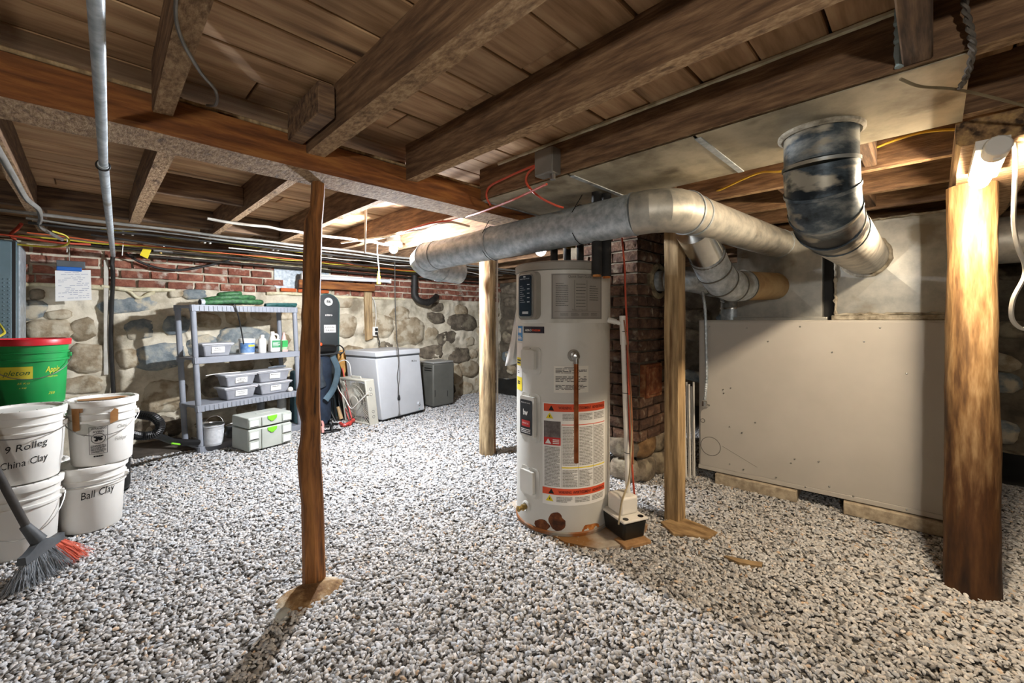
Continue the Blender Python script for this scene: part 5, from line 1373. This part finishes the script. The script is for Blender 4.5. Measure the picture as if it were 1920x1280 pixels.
# navy bag with strap
gb = at_z(607, 800); gb = Vector((gb.x, gb.y+.12, 0))
bag = thing('carry_bag', 'tall navy blue carry bag with grey blue strap behind the thin post', 'bag', gb, math.radians(8))
M_navy = mat('navy_cloth', '#1d2736', '#2c3a4d', scale=9, rough=.8, bump=.3)
prof = [(.11, .02), (.13, .08), (.125, .3), (.135, .5), (.14, .68), (.12, .76), (.05, .8)]
m = MB(); m.lathe(prof, 18, M=Matrix.Diagonal((1, .7, 1, 1))); m.build('body', M_navy, bag)
M_strap = mat('slate_cloth', '#4a606e', '#5d7482', scale=8, rough=.8)
m = MB(); P_ = spl([(.12, -.07, .78), (.17, -.09, .62), (.1, -.12, .42), (.0, -.13, .3)], 6)
m.tube(P_, .036, 8, squash=.35); m.build('strap', M_strap, bag)
m = MB(); m.tube(spl([(-.06, -.09, .76), (-.07, -.115, .6), (-.02, -.11, .45)], 5), .045, 8, squash=.4); m.build('flap', mat('shiny_cloth', '#2a3138', '#49525b', scale=7, rough=.3), bag)
# black power tool on top
tl_ = thing('power_tool', 'black power tool with orange switch lying on the navy bag', 'tool', gb+Vector((.02, -.02, .81)), math.radians(12))
MB().tube(spl([(-.16, 0, .05), (-.05, 0, .06), (.08, 0, .06), (.16, .0, .05)], 5), [.03]+[.05]*14+[.04], 12).build('housing', M_black, tl_)
MB().tube([(-.15, -.05, -.004), (.05, -.055, .0), (.25, -.04, .006)], .008, 8).build('rail', mat('tool_rail', '#5a5f63', rough=.4, metal=.6), tl_)
m = MB(); m.sphere((0, 0, 0), .022, 8, 6, Matrix.Translation((-.03, -.015, .115))); m.build('switch', mat('orange_plastic', '#d8501f', rough=.4), tl_)
MB().tube(spl([(.14, 0, .07), (.22, -.01, .09), (.27, -.02, .03), (.22, -.01, -.03)], 5), .008, 6).build('cord', M_black, tl_)
# red framed folded cart
M_redf = mat('red_tube', '#b3352f', '#c44a42', scale=6, rough=.4)
ct_ = thing('folded_cart', 'folded hand cart with thin red tubular frame beside the box fan', 'cart', at_z(645, 795))
def PD(px, py, z=None, D=None): return at_D(px, py, D)
for a, b in (((628, 708, 5.1), (655, 790, 4.96)), ((645, 728, 5.0), (660, 786, 4.9)), ((642, 690, 5.0), (656, 760, 4.95))):
    A_, B_ = at_D(*a), at_D(*b); B_.z = max(.02, B_.z)
    MB().tube([A_, B_], .008, 8).build('frame_tube', M_redf, ct_, world=True)
a, b = at_z(638, 793, .02), at_z(664, 787, .02)
MB().tube(spl([a, at_z(645, 797, .03), at_z(658, 791, .04), b], 5), .018, 8).build('foot_bar', M_redf, ct_, world=True)
for px, py in ((655, 794), (662, 788)):
    c = at_z(px, py, .03); MB().sphere(tuple(c), .028, 10, 6).build('caster', M_redf, ct_, world=True)
pan_ = [at_D(x, y, d) for x, y, d in ((632, 730, 5.12), (655, 735, 5.12), (662, 780, 5.08), (640, 790, 5.02))]
m = MB(); m.add(pan_+[p+Vector((.02, .03, 0)) for p in pan_], [(0, 1, 2, 3), (7, 6, 5, 4), (0, 4, 5, 1), (1, 5, 6, 2), (2, 6, 7, 3), (3, 7, 4, 0)]); m.build('panel', mat('cart_black', '#2a2b2c', '#3d3e3f', scale=7, rough=.6), ct_, world=True)
MB().tube(spl([at_D(x, y, 5.0) for x, y in ((625, 745), (628, 775), (636, 797), (648, 796))], 5), .01, 6).build('wheel_rim', M_black, ct_, world=True)
MB().tube([at_D(634, 762, 5.0), at_D(640, 785, 4.98)], [.02, .024], 8).build('handle_grip', mat('tan_wood', '#a8875c', '#bfa078', scale=8, rough=.6), ct_, world=True)
MB().tube([at_D(618, 768, 5.02), at_D(634, 800, 4.96)], .012, 8).build('strut', M_black, ct_, world=True)
# worn tan paddle leaning behind
pd_ = [at_Y(x, y, WB-.24) for x, y in ((634, 662), (640, 656), (647, 658), (651, 672), (650, 690), (645, 705), (640, 690), (634, 675))]
m = MB(); k = len(pd_); m.add(pd_+[p+Vector((0, .025, 0)) for p in pd_], [tuple(range(k)), tuple(range(2*k-1, k-1, -1))]+[(i, k+i, k+(i+1) % k, (i+1) % k) for i in range(k)])
m.tube([at_Y(645, 703, WB-.228), Vector((at_Y(648, 780, WB-.228).x, WB-.26, .01))], .015, 8)
m.build('paddle', mat('paddle_wood', '#9a6f35', '#b98a4a', '#c99c5c', scale=6, rough=.6), label='worn tan wooden paddle leaning on the wall behind the red cart', cat='paddle', smooth=30)
# sandals
for i, (px, py, rz_) in enumerate(((612, 800, .3), (614, 811, .1))):
    c = at_z(px, py)
    t = thing('sandal', ('black strap sandal at the front below the navy bag', 'black strap sandal behind the other one by the navy bag')[1-i], 'sandal', c, math.radians(-20)+rz_)
    MB().prism([(-.12, -.03), (-.05, -.045), (.08, -.045), (.13, -.02), (.13, .02), (.08, .045), (-.05, .04), (-.12, .03)], 0, .025).build('sole', M_black, t, bevel=.006)
    MB().tube([(.04, .05*math.cos(a), .02+.05*math.sin(a)) for a in np.linspace(0, math.pi, 9)], .012, 6, squash=.4).build('strap', M_black, t)
    MB().tube([(-.05, .05*math.cos(a), .02+.055*math.sin(a)) for a in np.linspace(0, math.pi, 9)], .012, 6, squash=.4).build('strap', mat('pink_strap', '#c98f88', rough=.7), t)
# teal padded case left of the post
tc_ = at_z(566, 800); tc_ = Vector((tc_.x, tc_.y+.18, 0))
t = thing('padded_case', 'dark teal padded case standing between the shelf and the thin post', 'case', tc_, math.radians(10))
MB().bb(-.05, .16, -.07, .07, .0, .62).build('body', mat('teal_cloth', '#22373b', '#31494d', scale=8, rough=.8), t, bevel=.03, seg=3)
MB().bb(-.052, .162, -.073, .0, .4, .415).build('zip', M_black, t)
# vacuum hose and wand behind the buckets
vh = thing('vacuum_hose', 'black corrugated vacuum hose with wand lying beside the buckets', 'hose', at_D(300, 815, 3.3))
P_ = spl([at_D(x, y, d) for x, y, d in ((235, 770, 3.4), (262, 777, 3.35), (288, 782, 3.3), (301, 797, 3.28), (291, 813, 3.25), (265, 817, 3.2), (240, 812, 3.1))], 14)
MB().tube(P_, [.034*(1 if i % 2 else .86) for i in range(len(P_))], 10).build('hose', M_black, vh, world=True, smooth=0)
MB().tube(spl([at_D(x, y, d) for x, y, d in ((288, 814, 3.3), (310, 822, 3.45), (330, 828, 3.6), (372, 829, 3.8))], 4), .026, 10).build('wand', M_black, vh, world=True)
MB().tube([at_D(322, 831, 3.5), at_D(337, 833, 3.58)], .008, 6).build('green_tag', M_lime, vh, world=True)
q = [at_z(*p, 0) for p in ((250, 862), (372, 842), (368, 826), (300, 822), (246, 835))]
MB().prism([(p.x, p.y) for p in q], -.01, .02).build('floor_board', mat('dark_board', '#3b342c', '#5a5148', scale=6, rough=.9), label='dark flat board on the floor under the vacuum wand', cat='board', smooth=0, bevel=.003)
vb = thing('vacuum_cleaner', 'dark workshop vacuum mostly hidden behind the white buckets', 'vacuum', (.09, 4.02, 0))
MB().lathe([(.1, .03), (.11, .05), (.11, .3), (.09, .36), (.02, .38)], 20).build('drum', M_black, vb)
for a in (0, 2.1, 4.2): MB().sphere((.08*math.cos(a), .08*math.sin(a), .025), .025, 8, 6).build('caster', M_black, vb)
MB().tube([(-.07, 0, .37), (-.05, 0, .42), (.05, 0, .42), (.07, 0, .37)], .012, 8).build('handle', M_black, vb)
# ================================================================== ELECTRIC CABINET AND CLIPBOARD
M_cab = mat('cabinet_grey', '#566a70', '#627780', scale=3, rough=.45)
cb_ = thing('metal_cabinet', 'blue-grey metal cabinet with dimpled door at the left edge', 'cabinet', (-.72, 5.1, 0))
MB().bb(-1.05, -.386, 4.8, WB-.06, 0, 1.79).build('box', M_cab, cb_, world=True, bevel=.006)
dr_ = MB().bb(-1.04, -.41, 4.785, 4.8, .03, 1.775).build('door', M_cab, cb_, world=True, bevel=.004)
MB().bb(-.4085, -.392, 4.79, 4.8, .02, 1.78).build('shadow_gap', M_black, cb_, world=True)
m = MB()
for i in range(8):
    for j in range(18): m.sphere((-.425-i*.024, 4.785, 1.5-j*.028), .006, 6, 4)
tag(m.build('dimple', M_cab, dr_, world=True), kind='stuff')
MB().bb(-.386, -.378, 4.9, 5.3, .05, 1.76).build('side_strip', M_galv, cb_, world=True)
cpb = thing('clipboard', 'white handwritten sheet hanging from a blue clip on the brick wall', 'clipboard', at_Y(137, 565, 5.2))
c4 = [at_Y(x, y, 5.2) for x, y in ((104, 565), (172, 562), (170, 506), (103, 507))]
m = MB(); m.add(c4+[p+Vector((0, .003, 0)) for p in c4], [(0, 1, 2, 3), (7, 6, 5, 4), (0, 4, 5, 1), (1, 5, 6, 2), (2, 6, 7, 3), (3, 7, 4, 0)])
sh_ = m.build('sheet', M_paper, cpb, world=True, smooth=0)
m = MB(); o_ = c4[0]; f = lambda x, y: o_+(c4[1]-o_)*x+(c4[3]-o_)*y+Vector((0, -.002, 0))
for i in range(15):
    y_ = .92-i*.06; x_ = .08
    while x_ < .92:
        L_ = random.uniform(.04, .2)
        if random.random() < .72: rectf(m, f, x_, min(.93, x_+L_), y_, y_+.014, 1)
        x_ += L_+.03
tag(m.build('writing', mat('blue_ink', '#8d93a8', rough=.8), sh_, world=True), kind='stuff')
b0 = at_Y(130, 504, 5.19)
MB().box(tuple(b0), (.15, .02, .035)).build('clip', mat('blue_clip', '#1f5fae', '#2b6cc0', scale=5, rough=.4), cpb, world=True, bevel=.006)
MB().box(tuple(b0+Vector((.01, .012, .04))), (.17, .02, .06)).build('clamp', mat('clamp_grey', '#4a5157', '#5f666c', scale=5, rough=.4, metal=.4), cpb, world=True, bevel=.004)
MB().tube([b0+Vector((0, .02, .06)), Vector((b0.x, b0.y+.02, 1.84))], .004, 6).build('hook', M_steel, cpb, world=True)
# ================================================================== PIPES AND CABLES NEAR THE CEILING
M_yw = mat('yellow_cable', '#b5a82c', '#cdbf3d', scale=8, rough=.5)
M_ww = mat('white_cable', '#b9b4a8', '#cfcabf', scale=8, rough=.5)
M_gw = mat('grey_conduit', '#77756f', '#8f8d87', scale=12, rough=.5, metal=.3)
M_kw = mat('black_cable', '#1f1d1b', '#2d2a27', scale=8, rough=.6)
M_iron = mat('black_iron', '#221e1a', '#3a332c', scale=14, rough=.6, metal=.4)
def xrun(x0, x1, y, z, wob, seed, n=16, sag=0):
    return [Vector((x0+(x1-x0)*i/n, y+wob*nz((i*.6, seed, 0)), z+wob*.55*nz((i*.6, seed, 5))-sag*math.sin(math.pi*i/n))) for i in range(n+1)]
# big conduit under the joists
cd_ = thing('steel_conduit', 'long grey steel conduit running under the main beam to the brick wall', 'conduit', (.07, 3.2, 1.79))
MB().tube([(-.04, -.8, 1.806), (.035, 2.27, 1.8)], .0135, 14).build('pipe', M_galv, cd_, world=True)
MB().tube([(.034, 2.26, 1.8), (.145, 5.3, 1.79)], .0165, 14).build('sleeve', M_galv, cd_, world=True)
MB().tube([Vector((.034+.02*math.cos(a), 2.28, 1.8+.02*math.sin(a))) for a in np.linspace(0, 2*math.pi, 17)[:-1]], .003, 5, close=True).build('ring', M_kw, cd_, world=True)
wire('black_cable', [Vector((.145, 5.3, 1.79)), Vector((.14, 5.33, 1.72)), at_Y(212, 520, 5.35), at_Y(209, 580, 5.35), at_Y(208, 640, 5.35), at_Y(211, 700, 5.35), at_Y(213, 740, 5.35)], .016, M_kw, 'thick black cable dropping down the stone wall from the conduit')
MB().bb(.085, .115, 5.36, 5.385, .7, 1.75).build('cable_channel', M_ww, label='thin pale strip behind the black cable on the wall', cat='strip')
runs = [
    ('grey_conduit', -.4, 4.2, 4.02, 1.872, .02, .011, M_gw, 'grey conduit crossing the joists nearest along the header'),
    ('yellow_cable', .05, 3.2, 4.42, 1.875, .03, .0055, M_yw, 'yellow cable held by white staples under the rear joists'),
    ('white_conduit', .55, 2.0, 3.42, 1.873, .02, .010, M_ww, 'pale conduit crossing from the crooked post toward the lit bulb'),
    ('grey_cable', -.3, 4.4, 4.2, 1.87, .05, .008, M_gw, 'grey cable sagging beside the yellow stapled cable'),
    ('black_cable', -.3, 4.6, 4.34, 1.866, .03, .010, M_kw, 'black cable running alongside the yellow stapled cable'),
    ('orange_cable', -.35, 3.1, 4.98, 1.872, .03, .0055, M_orw, 'orange cable strung along the top of the brick wall'),
    ('yellow_cable', -.4, 3.4, 5.02, 1.862, .04, .0055, M_yw, 'yellow cable strung just below the orange one along the brick'),
    ('iron_pipe', -.2, 4.6, 5.16, 1.85, .006, .016, M_iron, 'black iron pipe along the top of the brick wall'),
    ('iron_pipe', .25, 4.8, 5.22, 1.80, .006, .013, M_iron, 'thin dark iron pipe under the larger one along the brick wall'),
    ('black_cable', .0, 4.0, 4.75, 1.868, .06, .009, M_kw, 'loose black cable between the stapled yellow and the orange cables'),
    ('white_cable', .9, 4.4, 4.6, 1.868, .05, .006, M_ww, 'pale cable weaving behind the yellow stapled cable'),
    ('brown_cable', .2, 2.6, 5.1, 1.86, .05, .007, mat('brown_cable', '#4a3a2a', '#5c4936', scale=8, rough=.6), 'brown cable sagging over the brick wall'),
]
for i, (nm, x0, x1, yy, zz, wob, r, mt, lab) in enumerate(runs):
    MB().tube(spl(xrun(x0, x1, yy, zz, wob, i*3.7), 3), r, 6).build(nm, mt, label=lab, cat='pipe' if 'pipe' in nm else 'conduit' if 'conduit' in nm else 'cable', smooth=60)
# drooping black cable over the brick
wire('black_cable', [at_Y(x, y, 5.28) for x, y in ((236, 476), (265, 492), (300, 503), (340, 506), (385, 499), (430, 488))], .011, M_kw, 'black cable drooping in a curve over the red brick')
# staples
for i, (px, py) in enumerate(((231, 432), (249, 433), (384, 450), (394, 450), (512, 464), (521, 464), (617, 476), (621, 476))):
    p = at_Y(px, py, 4.42); MB().bb(p.x-.006, p.x+.006, 4.40, 4.44, 1.86, 1.884).build('staple', M_white, label='white plastic staple holding the yellow cable to a joist', cat='staple', group='staples on the yellow cable')
# hanging white tie ends, tag, valve
wire('cable_tie', [at_Y(126, 442, 4.97), at_Y(126, 458, 4.97), at_Y(125.5, 473, 4.97)], .004, M_white, 'white cable tie tail hanging over the clipboard', 'cable tie', k=3)
wire('cable_tie', [at_Y(231, 454, 5.0), at_Y(230, 465, 5.0), at_Y(229, 479, 5.0)], .004, M_white, 'white cable tie tail hanging right of the conduit end', 'cable tie', k=3)
tg = [at_Y(x, y, 5.14) for x, y in ((262, 478), (277, 485), (284, 468), (279, 461), (270, 462))]
m = MB(); k = 5; m.add(tg+[p+Vector((0, .003, 0)) for p in tg], [tuple(range(k)), tuple(range(2*k-1, k-1, -1))]+[(i, k+i, k+(i+1) % k, (i+1) % k) for i in range(k)])
o = m.build('tag', M_yel, label='small yellow tag hanging from the iron pipe', cat='tag', smooth=0)
v0 = at_Y(306, 470, 5.14)
vv = thing('pipe_valve', 'brass and steel valve on the iron pipe beside the yellow tag', 'valve', v0-Vector((0, 0, .03)))
MB().tube([v0-Vector((.07, 0, 0)), v0+Vector((.07, 0, 0))], .02, 10).build('body', M_steel, vv, world=True)
MB().tube([v0, v0+Vector((0, -.01, .06))], .018, 10).build('bonnet', M_steel, vv, world=True)
MB().tube([v0-Vector((.02, 0, .03)), v0-Vector((.02, 0, 0))], .012, 8).build('drain', M_brass, vv, world=True)
# cables lying on the far left joist
wire('grey_cable', [Vector((-.262, 2.3, 1.872)), Vector((-.255, 3.0, 1.87)), Vector((-.25, 3.5, 1.866)), Vector((-.22, 3.75, 1.86)), Vector((-.23, 4.1, 1.865)), Vector((-.25, 4.5, 1.862)), Vector((-.16, 4.9, 1.84))], .013, M_gw, 'dusty grey cable stapled along the far left joist')
wire('yellow_cable', [Vector((-.2, 4.55, 1.85)), Vector((-.13, 4.6, 1.83)), Vector((-.12, 4.62, 1.78)), Vector((-.19, 4.7, 1.755)), Vector((-.35, 4.8, 1.76)), Vector((-.55, 4.9, 1.79))], .007, M_yw, 'yellow cable looping down from the far left joist')
wire('red_cable', [Vector((-.62, 5.0, 1.85)), Vector((-.4, 4.95, 1.84)), Vector((-.2, 4.92, 1.815)), Vector((.0, 4.96, 1.83))], .008, M_redw, 'red cable leaving the top of the metal cabinet')
wire('red_cable', [at_D(28, 449, 3.3), at_D(20, 440, 3.25), at_D(33, 428, 3.2), at_D(40, 420, 3.15)], .012, M_redw, 'short red cable poking above the cabinet corner')
wire('yellow_cable', [at_D(-5, 632, 2.9), at_D(8, 624, 2.95), at_D(2, 612, 3.0), at_D(-8, 600, 3.05)], .008, M_yw, 'yellow cable loop just above the red lid')
# joist 0 wire
wire('grey_cable', [Vector((.118, .9, 1.882)), Vector((.135, 1.2, 1.876)), Vector((.2, 1.38, 1.87)), Vector((.27, 1.55, 1.9)), Vector((.3, 1.72, 1.93)), Vector((.29, 1.82, 1.96))], .0045, M_gw, 'thin grey wire crossing under the joist in front of the main beam')
# vent hanging rod left of the bulb
r0 = at_D(686, 375, 3.1); r1 = at_D(684, 474, 3.1); r0.z = CZ-.007
MB().tube([r0, r1], [.011, .006], 6).build('hanging_strip', mat('pale_strip', '#a39a8c', '#b8b0a2', scale=6, rough=.6), label='narrow wood strip hanging from a joist left of the bulb', cat='strip')
pc0 = at_D(708, 480, 3.7); pc1 = at_D(710, 532, 3.7)
pch = thing('pull_cord', 'yellow pull cord with tassel hanging left of the lit bulb', 'cord', pc1)
MB().tube(spl([Vector((pc0.x, pc0.y, JZ-.004)), pc0, (pc0+pc1)/2+Vector((.01, 0, 0)), pc1+Vector((0, 0, .1))], 4), .004, 6).build('string', M_ww, pch, world=True)
MB().tube([pc1+Vector((0, 0, .11)), pc1+Vector((0, 0, .06)), pc1], [.006, .014, .017], 8).build('tassel', M_yel, pch, world=True)
# cables crossing by the bulb towards the duct
wire('white_cable', [at_z(640, 455, 1.87), at_z(690, 448, 1.87), at_z(728, 443, 1.87), at_z(755, 436, 1.87), at_z(790, 425, 1.868), at_z(830, 413, 1.868)], .009, M_ww, 'pair of pale cables running from the bulb fixture to the main beam')
wire('white_cable', [at_z(742, 440, 1.862), at_z(770, 433, 1.86), at_z(800, 428, 1.86), at_z(840, 416, 1.862), at_z(880, 424, 1.862)], .008, M_ww, 'single pale cable curling beside the bulb toward the duct')
wire('red_cable', [at_z(745, 438, 1.855), at_z(800, 420, 1.853), at_z(850, 412, 1.85), at_z(900, 398, 1.81), at_z(960, 375, 1.8), at_z(1025, 345, 1.8)], .006, M_redw, 'long red cable from the bulb fixture up to the junction box')
# junction box on the third joist with its red cables
jb0 = at_X(1032, 308, 1.555)
jb = thing('junction_box', 'grey metal junction box on the joist above the duct', 'junction box', (1.53, jb0.y, jb0.z-.06))
MB().box((1.535, jb0.y, jb0.z), (.062, .11, .12)).build('box', mat('jbox_grey', '#7a7770', '#8a8780', scale=6, rough=.5, metal=.3), jb, world=True, bevel=.004)
MB().box((1.502, jb0.y, jb0.z), (.004, .104, .114)).build('cover', MATS['jbox_grey'], jb, world=True, bevel=.002)
MB().tube([(1.535, jb0.y-.03, jb0.z-.06), (1.535, jb0.y-.03, jb0.z-.085)], .014, 10).build('connector', M_steel, jb, world=True)
wire('red_cable', [Vector((1.54, jb0.y+.056, jb0.z+.01)), at_X(990, 315, 1.53), at_X(945, 335, 1.53), at_X(918, 350, 1.53), at_X(912, 368, 1.53), at_X(920, 385, 1.56)], .006, M_redw, 'red cable leaving the left side of the junction box')
wire('red_cable', [at_X(1010, 308, 1.53), at_X(990, 325, 1.53), at_X(988, 345, 1.54), at_X(1010, 368, 1.56), at_X(1040, 384, 1.62), at_X(1056, 389, 1.66)], .006, M_redw, 'red cable curving from the junction box down behind the duct')
# unlit fluorescent tube fixture, plank and window gap on the back wall
ft = thing('fluorescent_fixture', 'unlit white fluorescent tube fixture along the top of the brick wall', 'lamp', at_Y(650, 530, 5.2))
a, b = at_Y(566, 519, 5.2), at_Y(731, 527, 5.2)
MB().tube([a, b], .022, 12).build('tube', mat('tube_glass', '#d8dade', '#e2e4e8', scale=4, rough=.3), ft, world=True)
MB().bb(a.x, b.x, 5.21, 5.25, a.z+.0, a.z+.05).build('housing', M_white, ft, world=True, bevel=.004)
for p in (a, b): MB().box(tuple(p), (.02, .05, .06)).build('end_cap', M_white, ft, world=True, bevel=.004)
p0, p1 = at_Y(560, 536, 5.25), at_Y(702, 540, 5.25)
MB().bb(p0.x, p1.x, 5.235, 5.29, p1.z-.045, p1.z+.05).build('wall_plank', M_girder, label='brown plank fixed below the fluorescent tube on the wall', cat='plank', bevel=.004)
# window recess behind it
MB().bb(1.5, 2.12, WB-.02, WB+.02, 1.57, 1.83).build('window_1', mat('glass_block', '#8f9aa2', '#c2cbd0', scale=40, rough=.3), kind='structure')
M_obrick = mat('orange_brick', '#b0532a', '#c76433', scale=12, rough=.9, bump=.5)
for k in range(3):
    MB().bb(1.56+k*.19, 1.73+k*.19, WB-.05, WB-.0205, 1.535, 1.575).build('brick', M_obrick, wall_back, world=True, bevel=.004)
# black drain trap on the wall
tr = thing('drain_trap', 'black plastic drain trap against the brick above the freezer', 'pipe', at_Y(795, 565, 5.2))
P_ = spl([Vector((at_Y(777, 530, 5.22).x, 5.22, 1.84)), at_Y(777, 535, 5.22), at_Y(777, 552, 5.22), at_Y(785, 563, 5.2), at_Y(800, 567, 5.2), at_Y(812, 562, 5.22), at_Y(818, 556, 5.36)], 6)
MB().tube(P_, .045, 14).build('pipe', M_kw, tr, world=True)
for i in (6, 12, 24): MB().tube([P_[i], P_[i]+(P_[i+1]-P_[i]).normalized()*.03], .053, 14).build('coupling', M_kw, tr, world=True)
# globe lamp behind the heater
gl_ = at_D(1014, 470, 3.75)
gt = thing('globe_lamp', 'small white globe lamp behind the water heater pipes', 'lamp', gl_-Vector((0, 0, .05)))
MB().sphere(tuple(gl_), .048, 14, 9).build('globe', mat('globe_glass', '#eef2f2', rough=.4, emit=6), gt, world=True)
MB().lathe([(.03, .04), (.05, .06), (.05, JZ-gl_.z-.002)], 14, tuple(gl_)).build('base', M_white, gt, world=True)
# ================================================================== RIGHT CORNER CABLES
wire('lamp_cord', [at_D(x, y, d) for x, y, d in ((1886, 247, 1.42), (1900, 262, 1.42), (1904, 300, 1.44), (1902, 360, 1.45), (1901, 420, 1.46), (1909, 465, 1.46), (1921, 495, 1.46), (1920, 520, 1.46), (1900, 560, 1.46), (1897, 595, 1.46), (1912, 614, 1.46), (1935, 618, 1.46))], .0065, M_ww, 'white cord hanging from the tube lamp in a loop', 'cord')
pts = spl([at_D(x, y, d) for x, y, d in ((1806, -20, 1.02), (1811, 20, 1.03), (1820, 60, 1.04), (1823, 95, 1.05), (1815, 135, 1.1), (1800, 165, 1.16))], 14)
m = MB()
for ph in (0, math.pi):
    m.tube([p+Vector((.004*math.cos(i*.55+ph), .004*math.sin(i*.55+ph), 0)) for i, p in enumerate(pts)], .0045, 5)
m.build('twisted_cord', mat('old_cord', '#4d463e', '#6a6258', scale=30, rough=.8), label='old twisted pair cord hanging from the ceiling at upper right', cat='cord', smooth=60)
wire('cable', [at_D(x, y, d) for x, y, d in ((1688, 148, 1.15), (1725, 162, 1.15), (1780, 166, 1.17), (1830, 175, 1.22), (1890, 190, 1.22), (1960, 208, 1.22))], .0042, mat('tan_cable', '#6e6046', '#85765a', scale=8, rough=.6), 'tan cable stretched under the joist at upper right')
wire('yellow_cable', [at_D(x, y, d) for x, y, d in ((1300, 372, 2.55), (1345, 358, 2.4), (1420, 325, 2.2), (1470, 320, 2.1), (1600, 290, 1.95), (1680, 262, 1.85), (1735, 247, 1.78), (1800, 242, 1.72))], .006, mat('yellow_cable2', '#c29a2e', '#d4ae42', scale=8, rough=.5), 'yellow cable strung through the warm-lit joists at right')
for i, (x, yy) in enumerate(((2.2, .9), (2.4, .4))): pass
# white cord beside the weathered post
wire('white_cable', [Vector((LB2.x+.07, LB2.y-.05, JZ-.004)), Vector((LB2.x+.072, LB2.y-.052, 1.2)), Vector((LB2.x+.075, LB2.y-.05, .7)), Vector((LB2.x+.074, LB2.y-.05, .45))], .009, M_ww, 'white cable running down the pale weathered post')

# black plastic sheet along the foot of the right wall
vs = []; fs = []; nn = 60
prof = ((4.72, 0.0), (4.76, .05), (4.82, .09), (4.89, .16), (4.93, .2))
for i in range(nn+1):
    yy = -.95+6.2*i/nn
    for j, (x, z) in enumerate(prof):
        vs.append((x+.03*nz((yy*3, j, 1)), yy, max(.0, z*(1+.5*nz((yy*2.2, j*.7, 4)))+.004)))
for i in range(nn):
    for j in range(4): fs.append((i*5+j, i*5+j+1, (i+1)*5+j+1, (i+1)*5+j))
m = MB(); m.add(vs, fs); o = m.build('plastic_sheet', mat('black_sheet', '#141516', '#202224', scale=5, rough=.35), label='crumpled black plastic sheet along the foot of the dark right wall', cat='sheet', smooth=50)
# ================================================================== LAMPS
M_bulb = mat('bulb_glow', '#f4f8ff', emit=BULB_W, rough=.5)
M_bulb2 = mat('fill_bulb_glow', '#fffaf2', emit=FILL_W, rough=.5)
M_led = mat('led_glow', '#ffe8c8', emit=LED_W, rough=.5)
bp = at_D(738, 467, 3.44)
lb = thing('light_bulb', 'lit bare bulb in a ceiling socket left of the duct end', 'light bulb', bp-Vector((0, 0, .03)))
MB().lathe([(.001, -.034), (.018, -.029), (.03, -.013), (.033, 0), (.0315, .012)], 18, tuple(bp)).build('glass', M_bulb, lb, world=True)
MB().lathe([(.032, .011), (.0325, .014), (.028, .02), (.016, .032), (.014, .045)], 18, tuple(bp)).build('bulb_base', M_white, lb, world=True)
MB().lathe([(.016, .03), (.03, .036), (.068, .046), (.07, .056), (.055, .066), (.055, JZ-bp.z)], 20, tuple(bp)).build('socket', M_white, lb, world=True)
for nm, p, lab in (('light_bulb', Vector((-.55, -.5, 1.5)), 'added unseen fill bulb on a cord behind the viewer'),):  # added fill bulb out of view, brightens ceiling and foreground
    t = thing(nm, lab, 'light bulb', p-Vector((0, 0, .03)))
    MB().lathe([(.001, -.032), (.018, -.027), (.03, -.012), (.032, 0), (.028, .014), (.016, .032), (.014, .045)], 16, tuple(p)).build('glass', M_bulb2, t, world=True)
    MB().lathe([(.016, .044), (.017, .09), (.004, .1), (.004, CZ-.006-p.z)], 12, tuple(p)).build('socket', M_white, t, world=True)
# LED tube under the short beam
lt = thing('tube_lamp', 'lit white tube lamp fixed under the beam above the log post', 'lamp', (2.35, -.14, 1.73))
ax = Vector((1, 0, 0)); a0, a1 = Vector((2.08, -.15, 1.768)), Vector((2.55, -.13, 1.758))
dirv = (a1-a0).normalized()
def lamp_tube(p0, p1, r, n=14, round_end=False):
    pts = [p0]; rr = [r]
    if round_end:
        pts += [p1-dirv*.02, p1-dirv*.008, p1]; rr += [r, r*.8, r*.35]
    else: pts += [p1]; rr += [r]
    return MB().tube(pts, rr, n)
lamp_tube(a0+dirv*.09, a1, .029, round_end=True).build('diffuser', M_led, lt, world=True, smooth=60)
hs = lamp_tube(a0, a0+dirv*.09, .033).build('end_cap', M_white, lt, world=True, bevel=.005)
MB().box(tuple(a0+dirv*.05+Vector((-.0, 0, -.034))), (.03, .016, .006)).build('switch', M_white, hs, world=True)
MB().bb(2.1, 2.54, -.178, -.1, 1.768, 1.799).build('mounting_bar', M_white, lt, world=True)
